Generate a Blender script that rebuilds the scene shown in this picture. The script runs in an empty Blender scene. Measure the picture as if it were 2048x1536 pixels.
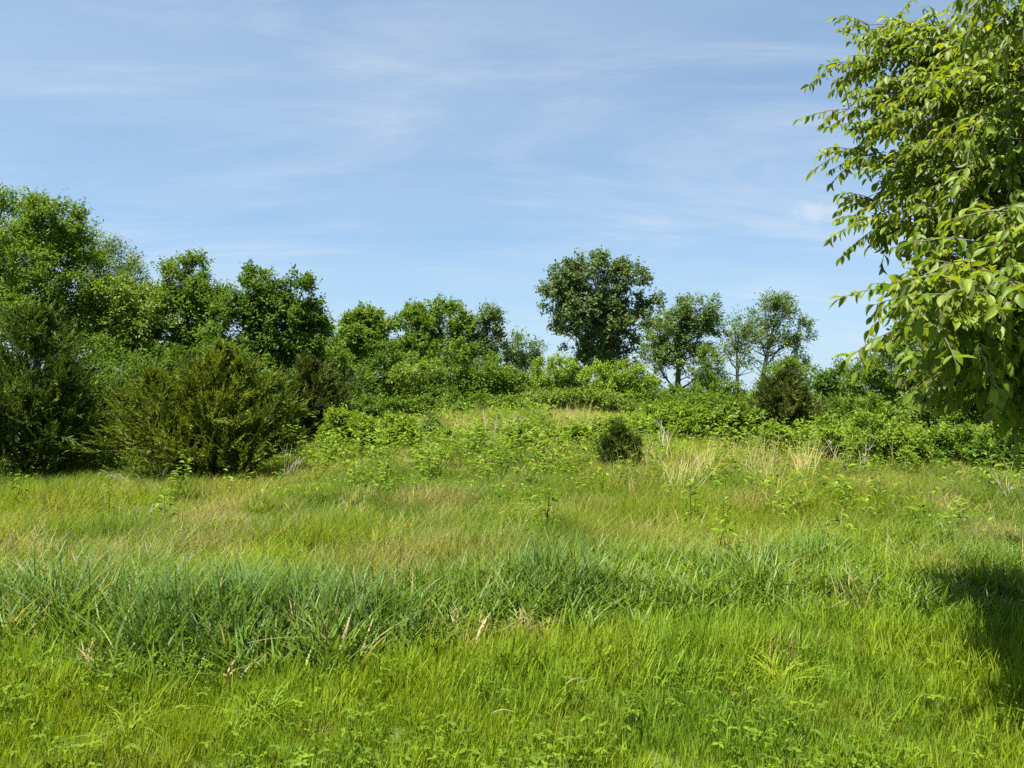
import bpy, math, random
import numpy as np
from mathutils import Matrix, Vector

R = np.random.default_rng(7)
random.seed(7)
scene = bpy.context.scene
C = scene.collection

# ------------------------------------------------------------------ camera
F = 1538.0          # focal length in photo pixels (2048 wide)
CAMZ = 1.6
HY = 790.0          # horizon row
cam = bpy.data.cameras.new('camera')
cam.sensor_width = 36.0
cam.lens = 36.0 * F / 2048.0
cam.clip_start = 0.05
cam.clip_end = 3000.0
camo = bpy.data.objects.new('camera', cam)
camo.location = (0, 0, CAMZ)
camo.rotation_euler = (math.radians(90) + math.atan((HY - 768) / F), 0, 0)
C.objects.link(camo)
scene.camera = camo

# ------------------------------------------------------------------ sun and sky
SUN_EL = math.radians(69)
SX, SY = -0.60, -0.40            # horizontal direction towards the sun (left, a little behind the camera)
n_ = math.hypot(SX, SY); SX /= n_; SY /= n_
sunv = Vector((SX * math.cos(SUN_EL), SY * math.cos(SUN_EL), math.sin(SUN_EL)))
sl = bpy.data.lights.new('sun', 'SUN')
sl.energy = 5.0
sl.angle = math.radians(0.53)
sl.color = (1.0, 0.95, 0.86)
so = bpy.data.objects.new('sun', sl)
so.rotation_euler = sunv.to_track_quat('Z', 'Y').to_euler()
so.location = (0, 0, 50)
C.objects.link(so)

world = bpy.data.worlds.new('World')
scene.world = world
world.use_nodes = True
nt = world.node_tree
nt.nodes.clear()
W = nt.nodes.new
L_ = nt.links.new
out = W('ShaderNodeOutputWorld')
bg = W('ShaderNodeBackground'); bg.inputs['Strength'].default_value = 0.05
sky = W('ShaderNodeTexSky')
sky.sky_type = 'NISHITA'
sky.sun_disc = False
sky.sun_elevation = SUN_EL
sky.sun_rotation = math.atan2(SX, SY)
sky.altitude = 200
sky.air_density = 1.0
sky.dust_density = 0.05
sky.ozone_density = 2.0
tc = W('ShaderNodeTexCoord')
sep = W('ShaderNodeSeparateXYZ'); L_(tc.outputs['Generated'], sep.inputs[0])
mx = W('ShaderNodeMath'); mx.operation = 'MAXIMUM'; mx.inputs[1].default_value = 0.0; L_(sep.outputs['Z'], mx.inputs[0])
ad = W('ShaderNodeMath'); ad.operation = 'ADD'; ad.inputs[1].default_value = 0.22; L_(mx.outputs[0], ad.inputs[0])
dx = W('ShaderNodeMath'); dx.operation = 'DIVIDE'; L_(sep.outputs['X'], dx.inputs[0]); L_(ad.outputs[0], dx.inputs[1])
dy = W('ShaderNodeMath'); dy.operation = 'DIVIDE'; L_(sep.outputs['Y'], dy.inputs[0]); L_(ad.outputs[0], dy.inputs[1])
cmb = W('ShaderNodeCombineXYZ'); L_(dx.outputs[0], cmb.inputs[0]); L_(dy.outputs[0], cmb.inputs[1])
def cloudlayer(rot, scl, loc, nscale, detail, rough, dist, lo, hi):
    mp = W('ShaderNodeMapping'); mp.inputs['Rotation'].default_value = (0, 0, rot)
    mp.inputs['Scale'].default_value = scl; mp.inputs['Location'].default_value = loc
    L_(cmb.outputs[0], mp.inputs[0])
    no = W('ShaderNodeTexNoise'); no.inputs['Scale'].default_value = nscale; no.inputs['Detail'].default_value = detail
    no.inputs['Roughness'].default_value = rough; no.inputs['Distortion'].default_value = dist
    L_(mp.outputs[0], no.inputs['Vector'])
    rp = W('ShaderNodeMapRange'); rp.interpolation_type = 'SMOOTHSTEP'
    rp.inputs['From Min'].default_value = lo; rp.inputs['From Max'].default_value = hi
    L_(no.outputs['Fac'], rp.inputs['Value'])
    return rp.outputs[0]
c1 = cloudlayer(0.5, (0.35, 1.0, 1), (8.8, 15.0, 0), 0.8, 7, 0.55, 0.6, 0.36, 0.80)    # broad veil
c2 = cloudlayer(-0.55, (0.45, 1.3, 1), (31.0, 4.0, 0), 1.7, 10, 0.66, 1.2, 0.40, 0.88)   # streaky cirrus
def math2(op, a, b, clamp=False):
    m = W('ShaderNodeMath'); m.operation = op; m.use_clamp = clamp
    for i, v in enumerate((a, b)):
        if isinstance(v, (int, float)): m.inputs[i].default_value = v
        else: L_(v, m.inputs[i])
    return m.outputs[0]
veil = math2('MULTIPLY', c1, 0.48)
cir = math2('MULTIPLY', c2, 0.66)
cl = veil
# one small fair-weather cloud low on the right
cd = Vector(((1640 - 1024) / F, 1.0, (HY - 424) / F)).normalized()
sub = W('ShaderNodeVectorMath'); sub.operation = 'SUBTRACT'; L_(tc.outputs['Generated'], sub.inputs[0]); sub.inputs[1].default_value = cd
ssc = W('ShaderNodeVectorMath'); ssc.operation = 'MULTIPLY'; L_(sub.outputs[0], ssc.inputs[0]); ssc.inputs[1].default_value = (1 / 0.034, 1 / 0.034, 1 / 0.0125)
sle = W('ShaderNodeVectorMath'); sle.operation = 'LENGTH'; L_(ssc.outputs[0], sle.inputs[0])
cn = W('ShaderNodeTexNoise'); cn.inputs['Scale'].default_value = 55; cn.inputs['Detail'].default_value = 6; L_(tc.outputs['Generated'], cn.inputs['Vector'])
sm = math2('ADD', sle.outputs['Value'], math2('MULTIPLY', math2('SUBTRACT', cn.outputs['Fac'], 0.5), 2.2))
sr = W('ShaderNodeMapRange'); sr.interpolation_type = 'SMOOTHSTEP'
sr.inputs['From Min'].default_value = 0.1; sr.inputs['From Max'].default_value = 1.25
sr.inputs['To Min'].default_value = 0.38; sr.inputs['To Max'].default_value = 0.0
L_(sm, sr.inputs['Value'])
mix = W('ShaderNodeMix'); mix.data_type = 'RGBA'
slant = math2('DIVIDE', 0.13, math2('ADD', mx.outputs[0], 0.045))
thin = math2('SUBTRACT', 1.0, math2('POWER', 2.71828, math2('MULTIPLY', slant, -1.0)))
cl = math2('SUBTRACT', 1.0, math2('MULTIPLY', math2('SUBTRACT', 1.0, cl), math2('SUBTRACT', 1.0, thin)), True)
tn = W('ShaderNodeMix'); tn.data_type = 'RGBA'; tn.blend_type = 'MULTIPLY'; tn.inputs['Factor'].default_value = 1
L_(sky.outputs[0], tn.inputs['A']); tn.inputs['B'].default_value = (0.61, 0.89, 1.07, 1)
L_(cl, mix.inputs['Factor']); L_(tn.outputs['Result'], mix.inputs['A'])
mix.inputs['B'].default_value = (3.85, 4.9, 5.9, 1)
mix2 = W('ShaderNodeMix'); mix2.data_type = 'RGBA'
L_(math2('ADD', cir, sr.outputs[0], True), mix2.inputs['Factor']); L_(mix.outputs['Result'], mix2.inputs['A'])
mix2.inputs['B'].default_value = (5.2, 5.7, 6.2, 1)
L_(mix2.outputs['Result'], bg.inputs['Color']); L_(bg.outputs[0], out.inputs[0])

scene.view_settings.view_transform = 'Standard'
scene.view_settings.look = 'None'
scene.view_settings.exposure = 1.6
scene.view_settings.gamma = 1.0
scene.view_settings.use_curve_mapping = False
scene.render.engine = 'CYCLES'
cy = scene.cycles
cy.max_bounces = 4; cy.diffuse_bounces = 2; cy.glossy_bounces = 1; cy.transmission_bounces = 4; cy.transparent_max_bounces = 2
cy.caustics_reflective = False; cy.caustics_refractive = False
cy.sample_clamp_indirect = 4.0
cy.use_denoising = False
cy.use_adaptive_sampling = False

# ------------------------------------------------------------------ helpers
def nrm(a):
    return a / np.maximum(np.linalg.norm(a, axis=-1, keepdims=True), 1e-9)

def at(px, py, d):
    return np.array(((px - 1024) / F * d, d, CAMZ - (py - HY) / F * d))

def _hash(ix, iy, s):
    h = np.sin(ix * 127.1 + iy * 311.7 + s * 74.7) * 43758.5453
    return h - np.floor(h)
def vnoise(x, y, s=0.0):
    ix = np.floor(x); iy = np.floor(y); fx = x - ix; fy = y - iy
    fx = fx * fx * (3 - 2 * fx); fy = fy * fy * (3 - 2 * fy)
    a = _hash(ix, iy, s); b = _hash(ix + 1, iy, s); c = _hash(ix, iy + 1, s); d = _hash(ix + 1, iy + 1, s)
    return (a * (1 - fx) + b * fx) * (1 - fy) + (c * (1 - fx) + d * fx) * fy
def fbm(x, y, s=0.0, o=3):
    v = 0; a = 0.5; t = 0
    for i in range(o):
        v = v + a * vnoise(x * 2 ** i, y * 2 ** i, s + i * 3.1); t += a; a *= 0.5
    return v / t
def sstep(a, b, x):
    t = np.clip((x - a) / (b - a), 0, 1)
    return t * t * (3 - 2 * t)

def gz(x, y):
    x = np.asarray(x, float); y = np.asarray(y, float)
    m = 0.72 * sstep(8.5, 22, y) * np.exp(-((x - 1.0) / 7.5) ** 2)
    m = m + 0.10 * (fbm(x * 0.16 + 9.3, y * 0.16 + 4.1, 2.0) - 0.5) * sstep(2, 8, y)
    m = m - 0.6 * sstep(60, 160, y)
    return m

def mesh_np(name, V, faces, smooth=False, attrs=None):
    """faces: (n,3) or (n,4) array or list of such arrays"""
    if isinstance(faces, np.ndarray): faces = [faces]
    me = bpy.data.meshes.new(name)
    V = np.asarray(V, np.float32)
    me.vertices.add(len(V)); me.vertices.foreach_set('co', V.ravel())
    nl = sum(f.size for f in faces); nf = sum(len(f) for f in faces)
    me.loops.add(nl); me.polygons.add(nf)
    me.loops.foreach_set('vertex_index', np.concatenate([f.ravel() for f in faces]).astype(np.int32))
    tot = np.concatenate([np.full(len(f), f.shape[1], np.int32) for f in faces])
    st = np.concatenate(([0], np.cumsum(tot)[:-1])).astype(np.int32)
    me.polygons.foreach_set('loop_start', st)
    me.polygons.foreach_set('loop_total', tot)
    if smooth: me.polygons.foreach_set('use_smooth', np.ones(nf, bool))
    for k, a in (attrs or {}).items():
        at_ = me.attributes.new(k, 'FLOAT', 'POINT')
        at_.data.foreach_set('value', np.asarray(a, np.float32))
    me.update(calc_edges=True)
    return me

def obj(name, me, m=None, parent=None, **props):
    o = bpy.data.objects.new(name, me)
    C.objects.link(o)
    if m is not None and me is not None and not me.materials: me.materials.append(m)
    if parent is not None: o.parent = parent
    for k, v in props.items(): o[k] = v
    return o

def thing(name, label, cat, loc, group=None):
    o = obj(name, None, None, None, label=label, category=cat)
    o.location = loc
    o.empty_display_size = 0.2
    if group: o['group'] = group
    return o

# leaf templates: x along the leaf, y across, z normal; unit length, unit full width
def T_rhomb():
    v = np.array([(0, 0, 0), (.5, -.5, .10), (1, 0, -.06), (.5, .5, .10)])
    return v, np.array([(0, 1, 2), (0, 2, 3)])
def T_leaf6():
    v = np.array([(0, 0, 0), (.32, -.46, .08), (.68, -.40, .05), (1, 0, -.16), (.68, .40, .05), (.32, .46, .08), (.5, 0, .0)])
    return v, np.array([(0, 1, 6), (1, 2, 6), (2, 3, 6), (3, 4, 6), (4, 5, 6), (5, 0, 6)])
def T_big(curl=0.25, fold=0.12, skew=0.0):
    xs = [0.10, 0.32, 0.55, 0.78]; ws = [.20, .46, .50, .34]
    v = [(0, 0, 0)]
    for x, w in zip(xs, ws):
        z = -curl * x * x
        v += [(x, -w + skew * x * x, z + fold * w * 1.6), (x, skew * x * x, z), (x, w + skew * x * x, z + fold * w * 1.6)]
    v.append((1, skew, -curl))
    f = [(0, 1, 2), (0, 2, 3)]
    for i in range(3):
        a = 1 + 3 * i
        f += [(a, a + 3, a + 4), (a, a + 4, a + 1), (a + 1, a + 4, a + 5), (a + 1, a + 5, a + 2)]
    f += [(10, 13, 11), (11, 13, 12)]
    return np.array(v, float), np.array(f)

def scatter_template(tv, tf, P, A, N, Ln, Wd):
    """instances of a leaf template; returns verts, faces, index of instance per vertex"""
    A = nrm(A); B = nrm(np.cross(N, A)); N = np.cross(A, B)
    n = len(P); k = len(tv)
    Ln = np.broadcast_to(Ln, n); Wd = np.broadcast_to(Wd, n)
    V = (P[:, None, :] + A[:, None, :] * (tv[None, :, 0:1] * Ln[:, None, None])
         + B[:, None, :] * (tv[None, :, 1:2] * Wd[:, None, None])
         + N[:, None, :] * (tv[None, :, 2:3] * Ln[:, None, None]))
    Fc = tf[None] + (np.arange(n) * k)[:, None, None]
    return V.reshape(-1, 3), Fc.reshape(-1, tf.shape[1]), np.repeat(np.arange(n), k)

class Tubes:
    def __init__(s): s.V = []; s.F = []; s.n = 0
    def add(s, pts, rad, sides=5):
        pts = np.asarray(pts, float); rad = np.asarray(rad, float)
        m = len(pts)
        t = nrm(np.gradient(pts, axis=0))
        ref = np.where(np.abs(t[:, 2:3]) < 0.9, np.array([[0, 0, 1.0]]), np.array([[1.0, 0, 0]]))
        u = nrm(np.cross(t, ref)); w = np.cross(t, u)
        a = np.arange(sides) / sides * 2 * math.pi
        ring = (pts[:, None, :] + rad[:, None, None] * (np.cos(a)[None, :, None] * u[:, None, :] + np.sin(a)[None, :, None] * w[:, None, :]))
        s.V.append(ring.reshape(-1, 3))
        i = np.arange(m - 1)[:, None]; j = np.arange(sides)[None, :]; j2 = (j + 1) % sides
        f = np.stack([i * sides + j, i * sides + j2, (i + 1) * sides + j2, (i + 1) * sides + j], -1).reshape(-1, 4)
        s.F.append(f + s.n); s.n += m * sides
    def mesh(s, name):
        return mesh_np(name, np.concatenate(s.V), np.concatenate(s.F), smooth=True)

def curve3(a, b, c, n):
    t = np.linspace(0, 1, n)[:, None]
    return (1 - t) ** 2 * a + 2 * t * (1 - t) * b + t ** 2 * c

# ------------------------------------------------------------------ materials
def srgb(r, g, b):
    f = lambda c: (c / 255 / 12.92) if c / 255 <= 0.04045 else ((c / 255 + 0.055) / 1.055) ** 2.4
    return (f(r), f(g), f(b), 1)

def leafmat(name, ca, cb, trans=0.38, rough=0.5, spec=0.22, tgain=(1.35, 1.25, 0.7), under=None, inst=False):
    m = bpy.data.materials.new(name); m.use_nodes = True
    t = m.node_tree; t.nodes.clear(); N = t.nodes.new; K = t.links.new
    o = N('ShaderNodeOutputMaterial')
    a = N('ShaderNodeAttribute'); a.attribute_name = 'tint'
    mixc = N('ShaderNodeMix'); mixc.data_type = 'RGBA'
    mixc.inputs['A'].default_value = (*ca, 1); mixc.inputs['B'].default_value = (*cb, 1)
    K(a.outputs['Fac'], mixc.inputs['Factor'])
    col = mixc.outputs['Result']
    if inst:
        ia = N('ShaderNodeAttribute'); ia.attribute_name = 'itint'; ia.attribute_type = 'INSTANCER'
        mu = N('ShaderNodeMix'); mu.data_type = 'RGBA'; mu.blend_type = 'MULTIPLY'; mu.inputs['Factor'].default_value = 1
        K(col, mu.inputs['A']); K(ia.outputs['Color'], mu.inputs['B']); col = mu.outputs['Result']
    refl = col
    if under is not None:
        ge = N('ShaderNodeNewGeometry')
        mu = N('ShaderNodeMix'); mu.data_type = 'RGBA'
        K(ge.outputs['Backfacing'], mu.inputs['Factor']); K(col, mu.inputs['A']); mu.inputs['B'].default_value = (*under, 1)
        refl = mu.outputs['Result']
    p = N('ShaderNodeBsdfPrincipled')
    p.inputs['Roughness'].default_value = rough
    p.inputs['Specular IOR Level'].default_value = spec
    K(refl, p.inputs['Base Color'])
    tr = N('ShaderNodeBsdfTranslucent')
    tm = N('ShaderNodeMix'); tm.data_type = 'RGBA'; tm.blend_type = 'MULTIPLY'; tm.inputs['Factor'].default_value = 1
    K(col, tm.inputs['A']); tm.inputs['B'].default_value = (*tgain, 1)
    K(tm.outputs['Result'], tr.inputs['Color'])
    ms = N('ShaderNodeMixShader'); ms.inputs['Fac'].default_value = trans
    K(p.outputs[0], ms.inputs[1]); K(tr.outputs[0], ms.inputs[2]); K(ms.outputs[0], o.inputs['Surface'])
    return m

def barkmat(name, ca, cb, scale=12):
    m = bpy.data.materials.new(name); m.use_nodes = True
    t = m.node_tree; N = t.nodes.new; K = t.links.new
    p = t.nodes['Principled BSDF']; p.inputs['Roughness'].default_value = 0.9; p.inputs['Specular IOR Level'].default_value = 0.15
    tcd = N('ShaderNodeTexCoord'); mp = N('ShaderNodeMapping'); mp.inputs['Scale'].default_value = (1, 1, .25)
    K(tcd.outputs['Object'], mp.inputs[0])
    no = N('ShaderNodeTexNoise'); no.inputs['Scale'].default_value = scale; no.inputs['Detail'].default_value = 6
    K(mp.outputs[0], no.inputs['Vector'])
    mi = N('ShaderNodeMix'); mi.data_type = 'RGBA'; mi.inputs['A'].default_value = (*ca, 1); mi.inputs['B'].default_value = (*cb, 1)
    K(no.outputs['Fac'], mi.inputs['Factor']); K(mi.outputs['Result'], p.inputs['Base Color'])
    b = N('ShaderNodeBump'); b.inputs['Strength'].default_value = 0.5; b.inputs['Distance'].default_value = 0.02
    K(no.outputs['Fac'], b.inputs['Height']); K(b.outputs[0], p.inputs['Normal'])
    return m

M = {}
M['bark'] = barkmat('grey_brown_bark', (.05, .042, .033), (.16, .14, .115))
M['bark_pale'] = barkmat('pale_grey_bark', (.12, .11, .095), (.30, .28, .25))
M['bark_red'] = barkmat('red_brown_bark', (.05, .032, .022), (.15, .10, .07))
M['bleached'] = barkmat('bleached_wood', (.34, .30, .24), (.58, .53, .44), 30)
M['straw'] = leafmat('dry_straw', (.36, .28, .14), (.58, .48, .27), .25, .6, .3, (1.1, 1.0, .8))
M['leaf_mid'] = leafmat('mid_green_leaf', (.060, .122, .010), (.150, .232, .022), .38, .55, .14)
M['leaf_dark'] = leafmat('deep_green_leaf', (.046, .100, .010), (.112, .190, .020), .36, .55, .14)
M['leaf_yel'] = leafmat('yellow_green_leaf', (.085, .150, .014), (.185, .265, .030), .38)
M['leaf_bright'] = leafmat('bright_green_shrub_leaf', (.095, .175, .012), (.235, .330, .028), .40)
M['leaf_grey'] = leafmat('grey_green_cottonwood_leaf', (.058, .100, .022), (.135, .190, .050), .30, .5, .15, (1.2, 1.2, .7), (.12, .16, .075))
M['leaf_pale'] = leafmat('pale_green_leaf', (.070, .125, .026), (.150, .220, .045), .34, .45, .3)
M['cedar_dark'] = leafmat('dark_cedar_needle', (.030, .064, .008), (.130, .185, .022), .22, .6, .2)
M['cedar_gold'] = leafmat('olive_cedar_needle', (.044, .088, .007), (.200, .250, .020), .28, .6, .2, (1.3, 1.1, .6))
M['cedar_brown'] = leafmat('bronze_cedar_needle', (.042, .068, .012), (.130, .155, .026), .22, .6, .2)
M['cedar_young'] = leafmat('young_cedar_needle', (.040, .078, .012), (.140, .190, .028), .26, .6, .2)
M['near_leaf'] = leafmat('glossy_tree_leaf', (.070, .140, .008), (.195, .260, .022), .45, .48, .25, (1.8, 1.5, .4), (.20, .235, .07))
M['grass'] = leafmat('grass_blade', (.72, .78, .7), (1.30, 1.25, 1.1), .46, .6, .12, (1.25, 1.15, .5), None, True)
M['reed'] = leafmat('reed_grass_blade', (.66, .74, .7), (1.35, 1.28, 1.15), .42, .5, .24, (1.2, 1.12, .5), None, True)
M['clover'] = leafmat('clover_leaf', (.050, .100, .006), (.140, .215, .014), .34, .6, .10)
M['forb'] = leafmat('meadow_forb_leaf', (.045, .115, .010), (.200, .280, .026), .38, .6, .12)

# ground
def groundmat():
    m = bpy.data.materials.new('soil_and_thatch'); m.use_nodes = True
    t = m.node_tree; N = t.nodes.new; K = t.links.new
    p = t.nodes['Principled BSDF']; p.inputs['Roughness'].default_value = 1.0; p.inputs['Specular IOR Level'].default_value = 0.0
    tcd = N('ShaderNodeTexCoord')
    n1 = N('ShaderNodeTexNoise'); n1.inputs['Scale'].default_value = 0.6; n1.inputs['Detail'].default_value = 8; n1.inputs['Roughness'].default_value = .65
    K(tcd.outputs['Object'], n1.inputs['Vector'])
    n2 = N('ShaderNodeTexNoise'); n2.inputs['Scale'].default_value = 25; n2.inputs['Detail'].default_value = 5
    K(tcd.outputs['Object'], n2.inputs['Vector'])
    m1 = N('ShaderNodeMix'); m1.data_type = 'RGBA'; m1.inputs['A'].default_value = (.050, .080, .014, 1); m1.inputs['B'].default_value = (.085, .115, .022, 1)
    K(n1.outputs['Fac'], m1.inputs['Factor'])
    m2 = N('ShaderNodeMix'); m2.data_type = 'RGBA'; m2.inputs['B'].default_value = (.10, .085, .04, 1)
    rp = N('ShaderNodeMapRange'); rp.inputs['From Min'].default_value = .5; rp.inputs['From Max'].default_value = .8; rp.inputs['To Max'].default_value = .7
    K(n2.outputs['Fac'], rp.inputs['Value']); K(rp.outputs[0], m2.inputs['Factor']); K(m1.outputs['Result'], m2.inputs['A'])
    K(m2.outputs['Result'], p.inputs['Base Color'])
    return m
gx = np.concatenate([np.linspace(-900, -45, 24), np.linspace(-42, 42, 113), np.linspace(45, 900, 24)])
gy = np.concatenate([np.linspace(-300, -14, 10), np.linspace(-10, 75, 115), np.linspace(80, 1500, 40)])
GX, GY = np.meshgrid(gx, gy)
V = np.stack([GX.ravel(), GY.ravel(), gz(GX, GY).ravel()], -1)
nx, ny = len(gx), len(gy)
i, j = np.meshgrid(np.arange(nx - 1), np.arange(ny - 1))
q = (j * nx + i).ravel()
obj('ground', mesh_np('ground', V, np.stack([q, q + 1, q + nx + 1, q + nx], -1), True), groundmat(), kind='structure')

# ------------------------------------------------------------------ grass (geometry-node stuff)
def tuft(name, seed, n, rad, h, w, bend, lean=(0.10, 0.02), segs=3, droop=0.0, stiff=1.0, azs=0):
    r = np.random.default_rng(seed)
    ang = r.uniform(0, 2 * math.pi, n); rr = rad * np.sqrt(r.uniform(0, 1, n))
    base = np.stack([rr * np.cos(ang), rr * np.sin(ang), np.full(n, -0.02)], -1)
    H = r.uniform(h[0], h[1], n); Wd = r.uniform(w[0], w[1], n)
    az = r.normal(0, azs, n) if azs else r.uniform(0, 2 * math.pi, n)
    B = r.uniform(bend[0], bend[1], n) * H
    d = np.stack([np.cos(az), np.sin(az), np.zeros(n)], -1)
    tilt = r.normal(0, .10, (n, 3)) * stiff; tilt[:, 2] = 0
    side = np.stack([-np.sin(az + r.normal(0, .5, n)), np.cos(az + r.normal(0, .5, n)), np.zeros(n)], -1)
    side = nrm(side)
    V = []; ts = np.linspace(0, 1, segs + 1)
    prof = lambda t: (1 - t ** 2.2) * (0.55 + 0.9 * min(t * 3, .5))
    for k, t in enumerate(ts):
        p = base + (tilt + np.array([lean[0], lean[1], 0])) * (H * t)[:, None] + d * (B * t * t)[:, None]
        p[:, 2] += H * (t - droop * t ** 3 - 0.28 * (B / H) * t ** 2.5)
        if k < segs:
            hw = (Wd * prof(t) * .5)[:, None]
            V += [p - side * hw, p + side * hw]
        else: V.append(p)
    K = len(V)
    V = np.stack(V, 1).reshape(-1, 3)
    f = []
    for k in range(segs - 1): f.append((2 * k, 2 * k + 1, 2 * k + 3, 2 * k + 2))
    q = np.array(f)[None] + (np.arange(n) * K)[:, None, None]
    tr = np.array([(2 * segs - 2, 2 * segs - 1, 2 * segs)])[None] + (np.arange(n) * K)[:, None, None]
    tint = np.repeat(r.uniform(0, 1, n), K)
    return mesh_np(name, V, [q.reshape(-1, 4), tr.reshape(-1, 3)], True, {'tint': tint})

def stuff_scatter(name, label, cat, protos, mat, P, rotz, scl, tint, idx, tilt=None):
    col = bpy.data.collections.new(name + '_tufts')
    for k, me in enumerate(protos):
        me.materials.append(mat)
        o = bpy.data.objects.new('%s_tuft_%02d' % (name, k), me)
        col.objects.link(o)
    n = len(P)
    me = bpy.data.meshes.new(name)
    me.vertices.add(n); me.vertices.foreach_set('co', np.asarray(P, np.float32).ravel())
    rot = np.zeros((n, 3), np.float32); rot[:, 2] = rotz
    if tilt is not None: rot[:, 0] = tilt[:, 0]; rot[:, 1] = tilt[:, 1]
    a = me.attributes.new('rot', 'FLOAT_VECTOR', 'POINT'); a.data.foreach_set('vector', rot.ravel())
    a = me.attributes.new('scl', 'FLOAT_VECTOR', 'POINT'); a.data.foreach_set('vector', np.asarray(scl, np.float32).ravel())
    a = me.attributes.new('idx', 'INT', 'POINT'); a.data.foreach_set('value', np.asarray(idx, np.int32))
    a = me.attributes.new('itint', 'FLOAT_COLOR', 'POINT')
    tc4 = np.ones((n, 4), np.float32); tc4[:, :3] = tint
    a.data.foreach_set('color', tc4.ravel())
    o = obj(name, me, None, None, label=label, category=cat, kind='stuff')
    g = bpy.data.node_groups.new(name + '_scatter', 'GeometryNodeTree')
    g.interface.new_socket('Geometry', in_out='INPUT', socket_type='NodeSocketGeometry')
    g.interface.new_socket('Geometry', in_out='OUTPUT', socket_type='NodeSocketGeometry')
    N = g.nodes.new; K = g.links.new
    gi = N('NodeGroupInput'); go = N('NodeGroupOutput')
    ip = N('GeometryNodeInstanceOnPoints')
    ci = N('GeometryNodeCollectionInfo'); ci.inputs['Collection'].default_value = col
    ci.inputs['Separate Children'].default_value = True; ci.inputs['Reset Children'].default_value = True
    def na(nm, ty):
        x = N('GeometryNodeInputNamedAttribute'); x.data_type = ty; x.inputs['Name'].default_value = nm
        return [s for s in x.outputs if s.enabled and s.name == 'Attribute'][0]
    K(gi.outputs[0], ip.inputs['Points']); K(ci.outputs[0], ip.inputs['Instance'])
    ip.inputs['Pick Instance'].default_value = True
    K(na('idx', 'INT'), ip.inputs['Instance Index'])
    er = N('FunctionNodeEulerToRotation'); K(na('rot', 'FLOAT_VECTOR'), er.inputs[0]); K(er.outputs[0], ip.inputs['Rotation'])
    K(na('scl', 'FLOAT_VECTOR'), ip.inputs['Scale'])
    K(ip.outputs[0], go.inputs[0])
    md = o.modifiers.new('scatter', 'NODES'); md.node_group = g
    return o

def spread(n, y0, y1, pad=2.5, k=0.72, power=1.0):
    """random ground points between depths y0 and y1, wider than the view by pad on each side"""
    # area-uniform in depth
    w0 = k * y0 + pad; w1 = k * y1 + pad
    u = R.uniform(0, 1, n)
    a = (w1 - w0) / (y1 - y0)
    y = (-w0 + np.sqrt(w0 ** 2 + u * (w1 ** 2 - w0 ** 2))) / a + y0 if abs(a) > 1e-6 else y0 + u * (y1 - y0)
    x = R.uniform(-1, 1, n) * (w0 + (y - y0) * a)
    return x, y

# front edge of the tall reed-grass band, depth as a function of x
RX = np.array([-6, -3.3, -2.6, -2.1, -1.3, -.9, -.4, .6, 1.6, 3.6, 8])
RY = np.array([5.0, 4.9, 4.8, 4.45, 4.40, 4.55, 4.8, 5.2, 5.45, 5.6, 5.8])
def reed_front(x): return np.interp(x, RX, RY)

# colours are linear base colours
def mixcol(a, b, f): return np.asarray(a)[None] * (1 - f)[:, None] + np.asarray(b)[None] * f[:, None]
COL_LAWN = (.205, .280, .018); COL_LAWN2 = (.145, .245, .022)
COL_MEAD = (.168, .225, .020); COL_MEAD2 = (.118, .185, .024); COL_MEADT = (.25, .245, .085)
COL_REED = (.100, .178, .036); COL_REED2 = (.158, .240, .022)

# lawn
protos = [tuft('lawn', 10 + k, 64, .115, (.06, .16), (.005, .0095), (.1, .5), (.09, .02)) for k in range(5)]
protos += [tuft('lawn', 20 + k, 46, .115, (.10, .26), (.006, .0115), (.1, .6), (.11, .02)) for k in range(3)]
x, y = spread(19000, 1.2, 8.2, 3.2)
n = len(x)
f1 = fbm(x * 1.1, y * 1.1, 5.0); f2 = fbm(x * 3.1, y * 3.1, 8.0)
tall = sstep(.48, .72, fbm(x * .9 + 3, y * 1.6, 3.3)) * sstep(.5, 1.0, np.abs(y - reed_front(x) - .2))
near = sstep(3.6, 4.6, y)                       # mown-looking and shorter close to the camera
idx = np.where(R.uniform(0, 1, n) < .15 + .6 * tall * near, 5 + R.integers(0, 3, n), R.integers(0, 5, n))
s = R.uniform(.75, 1.25, n) * (.72 + .4 * near) * (1 - .3 * sstep(-.5, .1, y - reed_front(x)))
tint = mixcol(COL_LAWN, COL_LAWN2, sstep(.35, .68, f1)) * (R.uniform(.85, 1.12, n))[:, None]
tint = tint * (1 - .0 * f2[:, None])
ye = sstep(.60, .75, f2)[:, None] * .5
tint = tint * (1 - ye) + np.array([[.22, .26, .03]]) * ye
dry = R.uniform(0, 1, n) < .012
tint[dry] = (.30, .26, .11)
stuff_scatter('lawn_grass', 'short yellow green lawn grass across the foreground', 'grass', protos, M['grass'],
              np.stack([x, y, gz(x, y)], -1), R.uniform(-.9, .9, n), np.stack([s, s, s * R.uniform(.8, 1.2, n)], -1), tint, idx)

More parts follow.
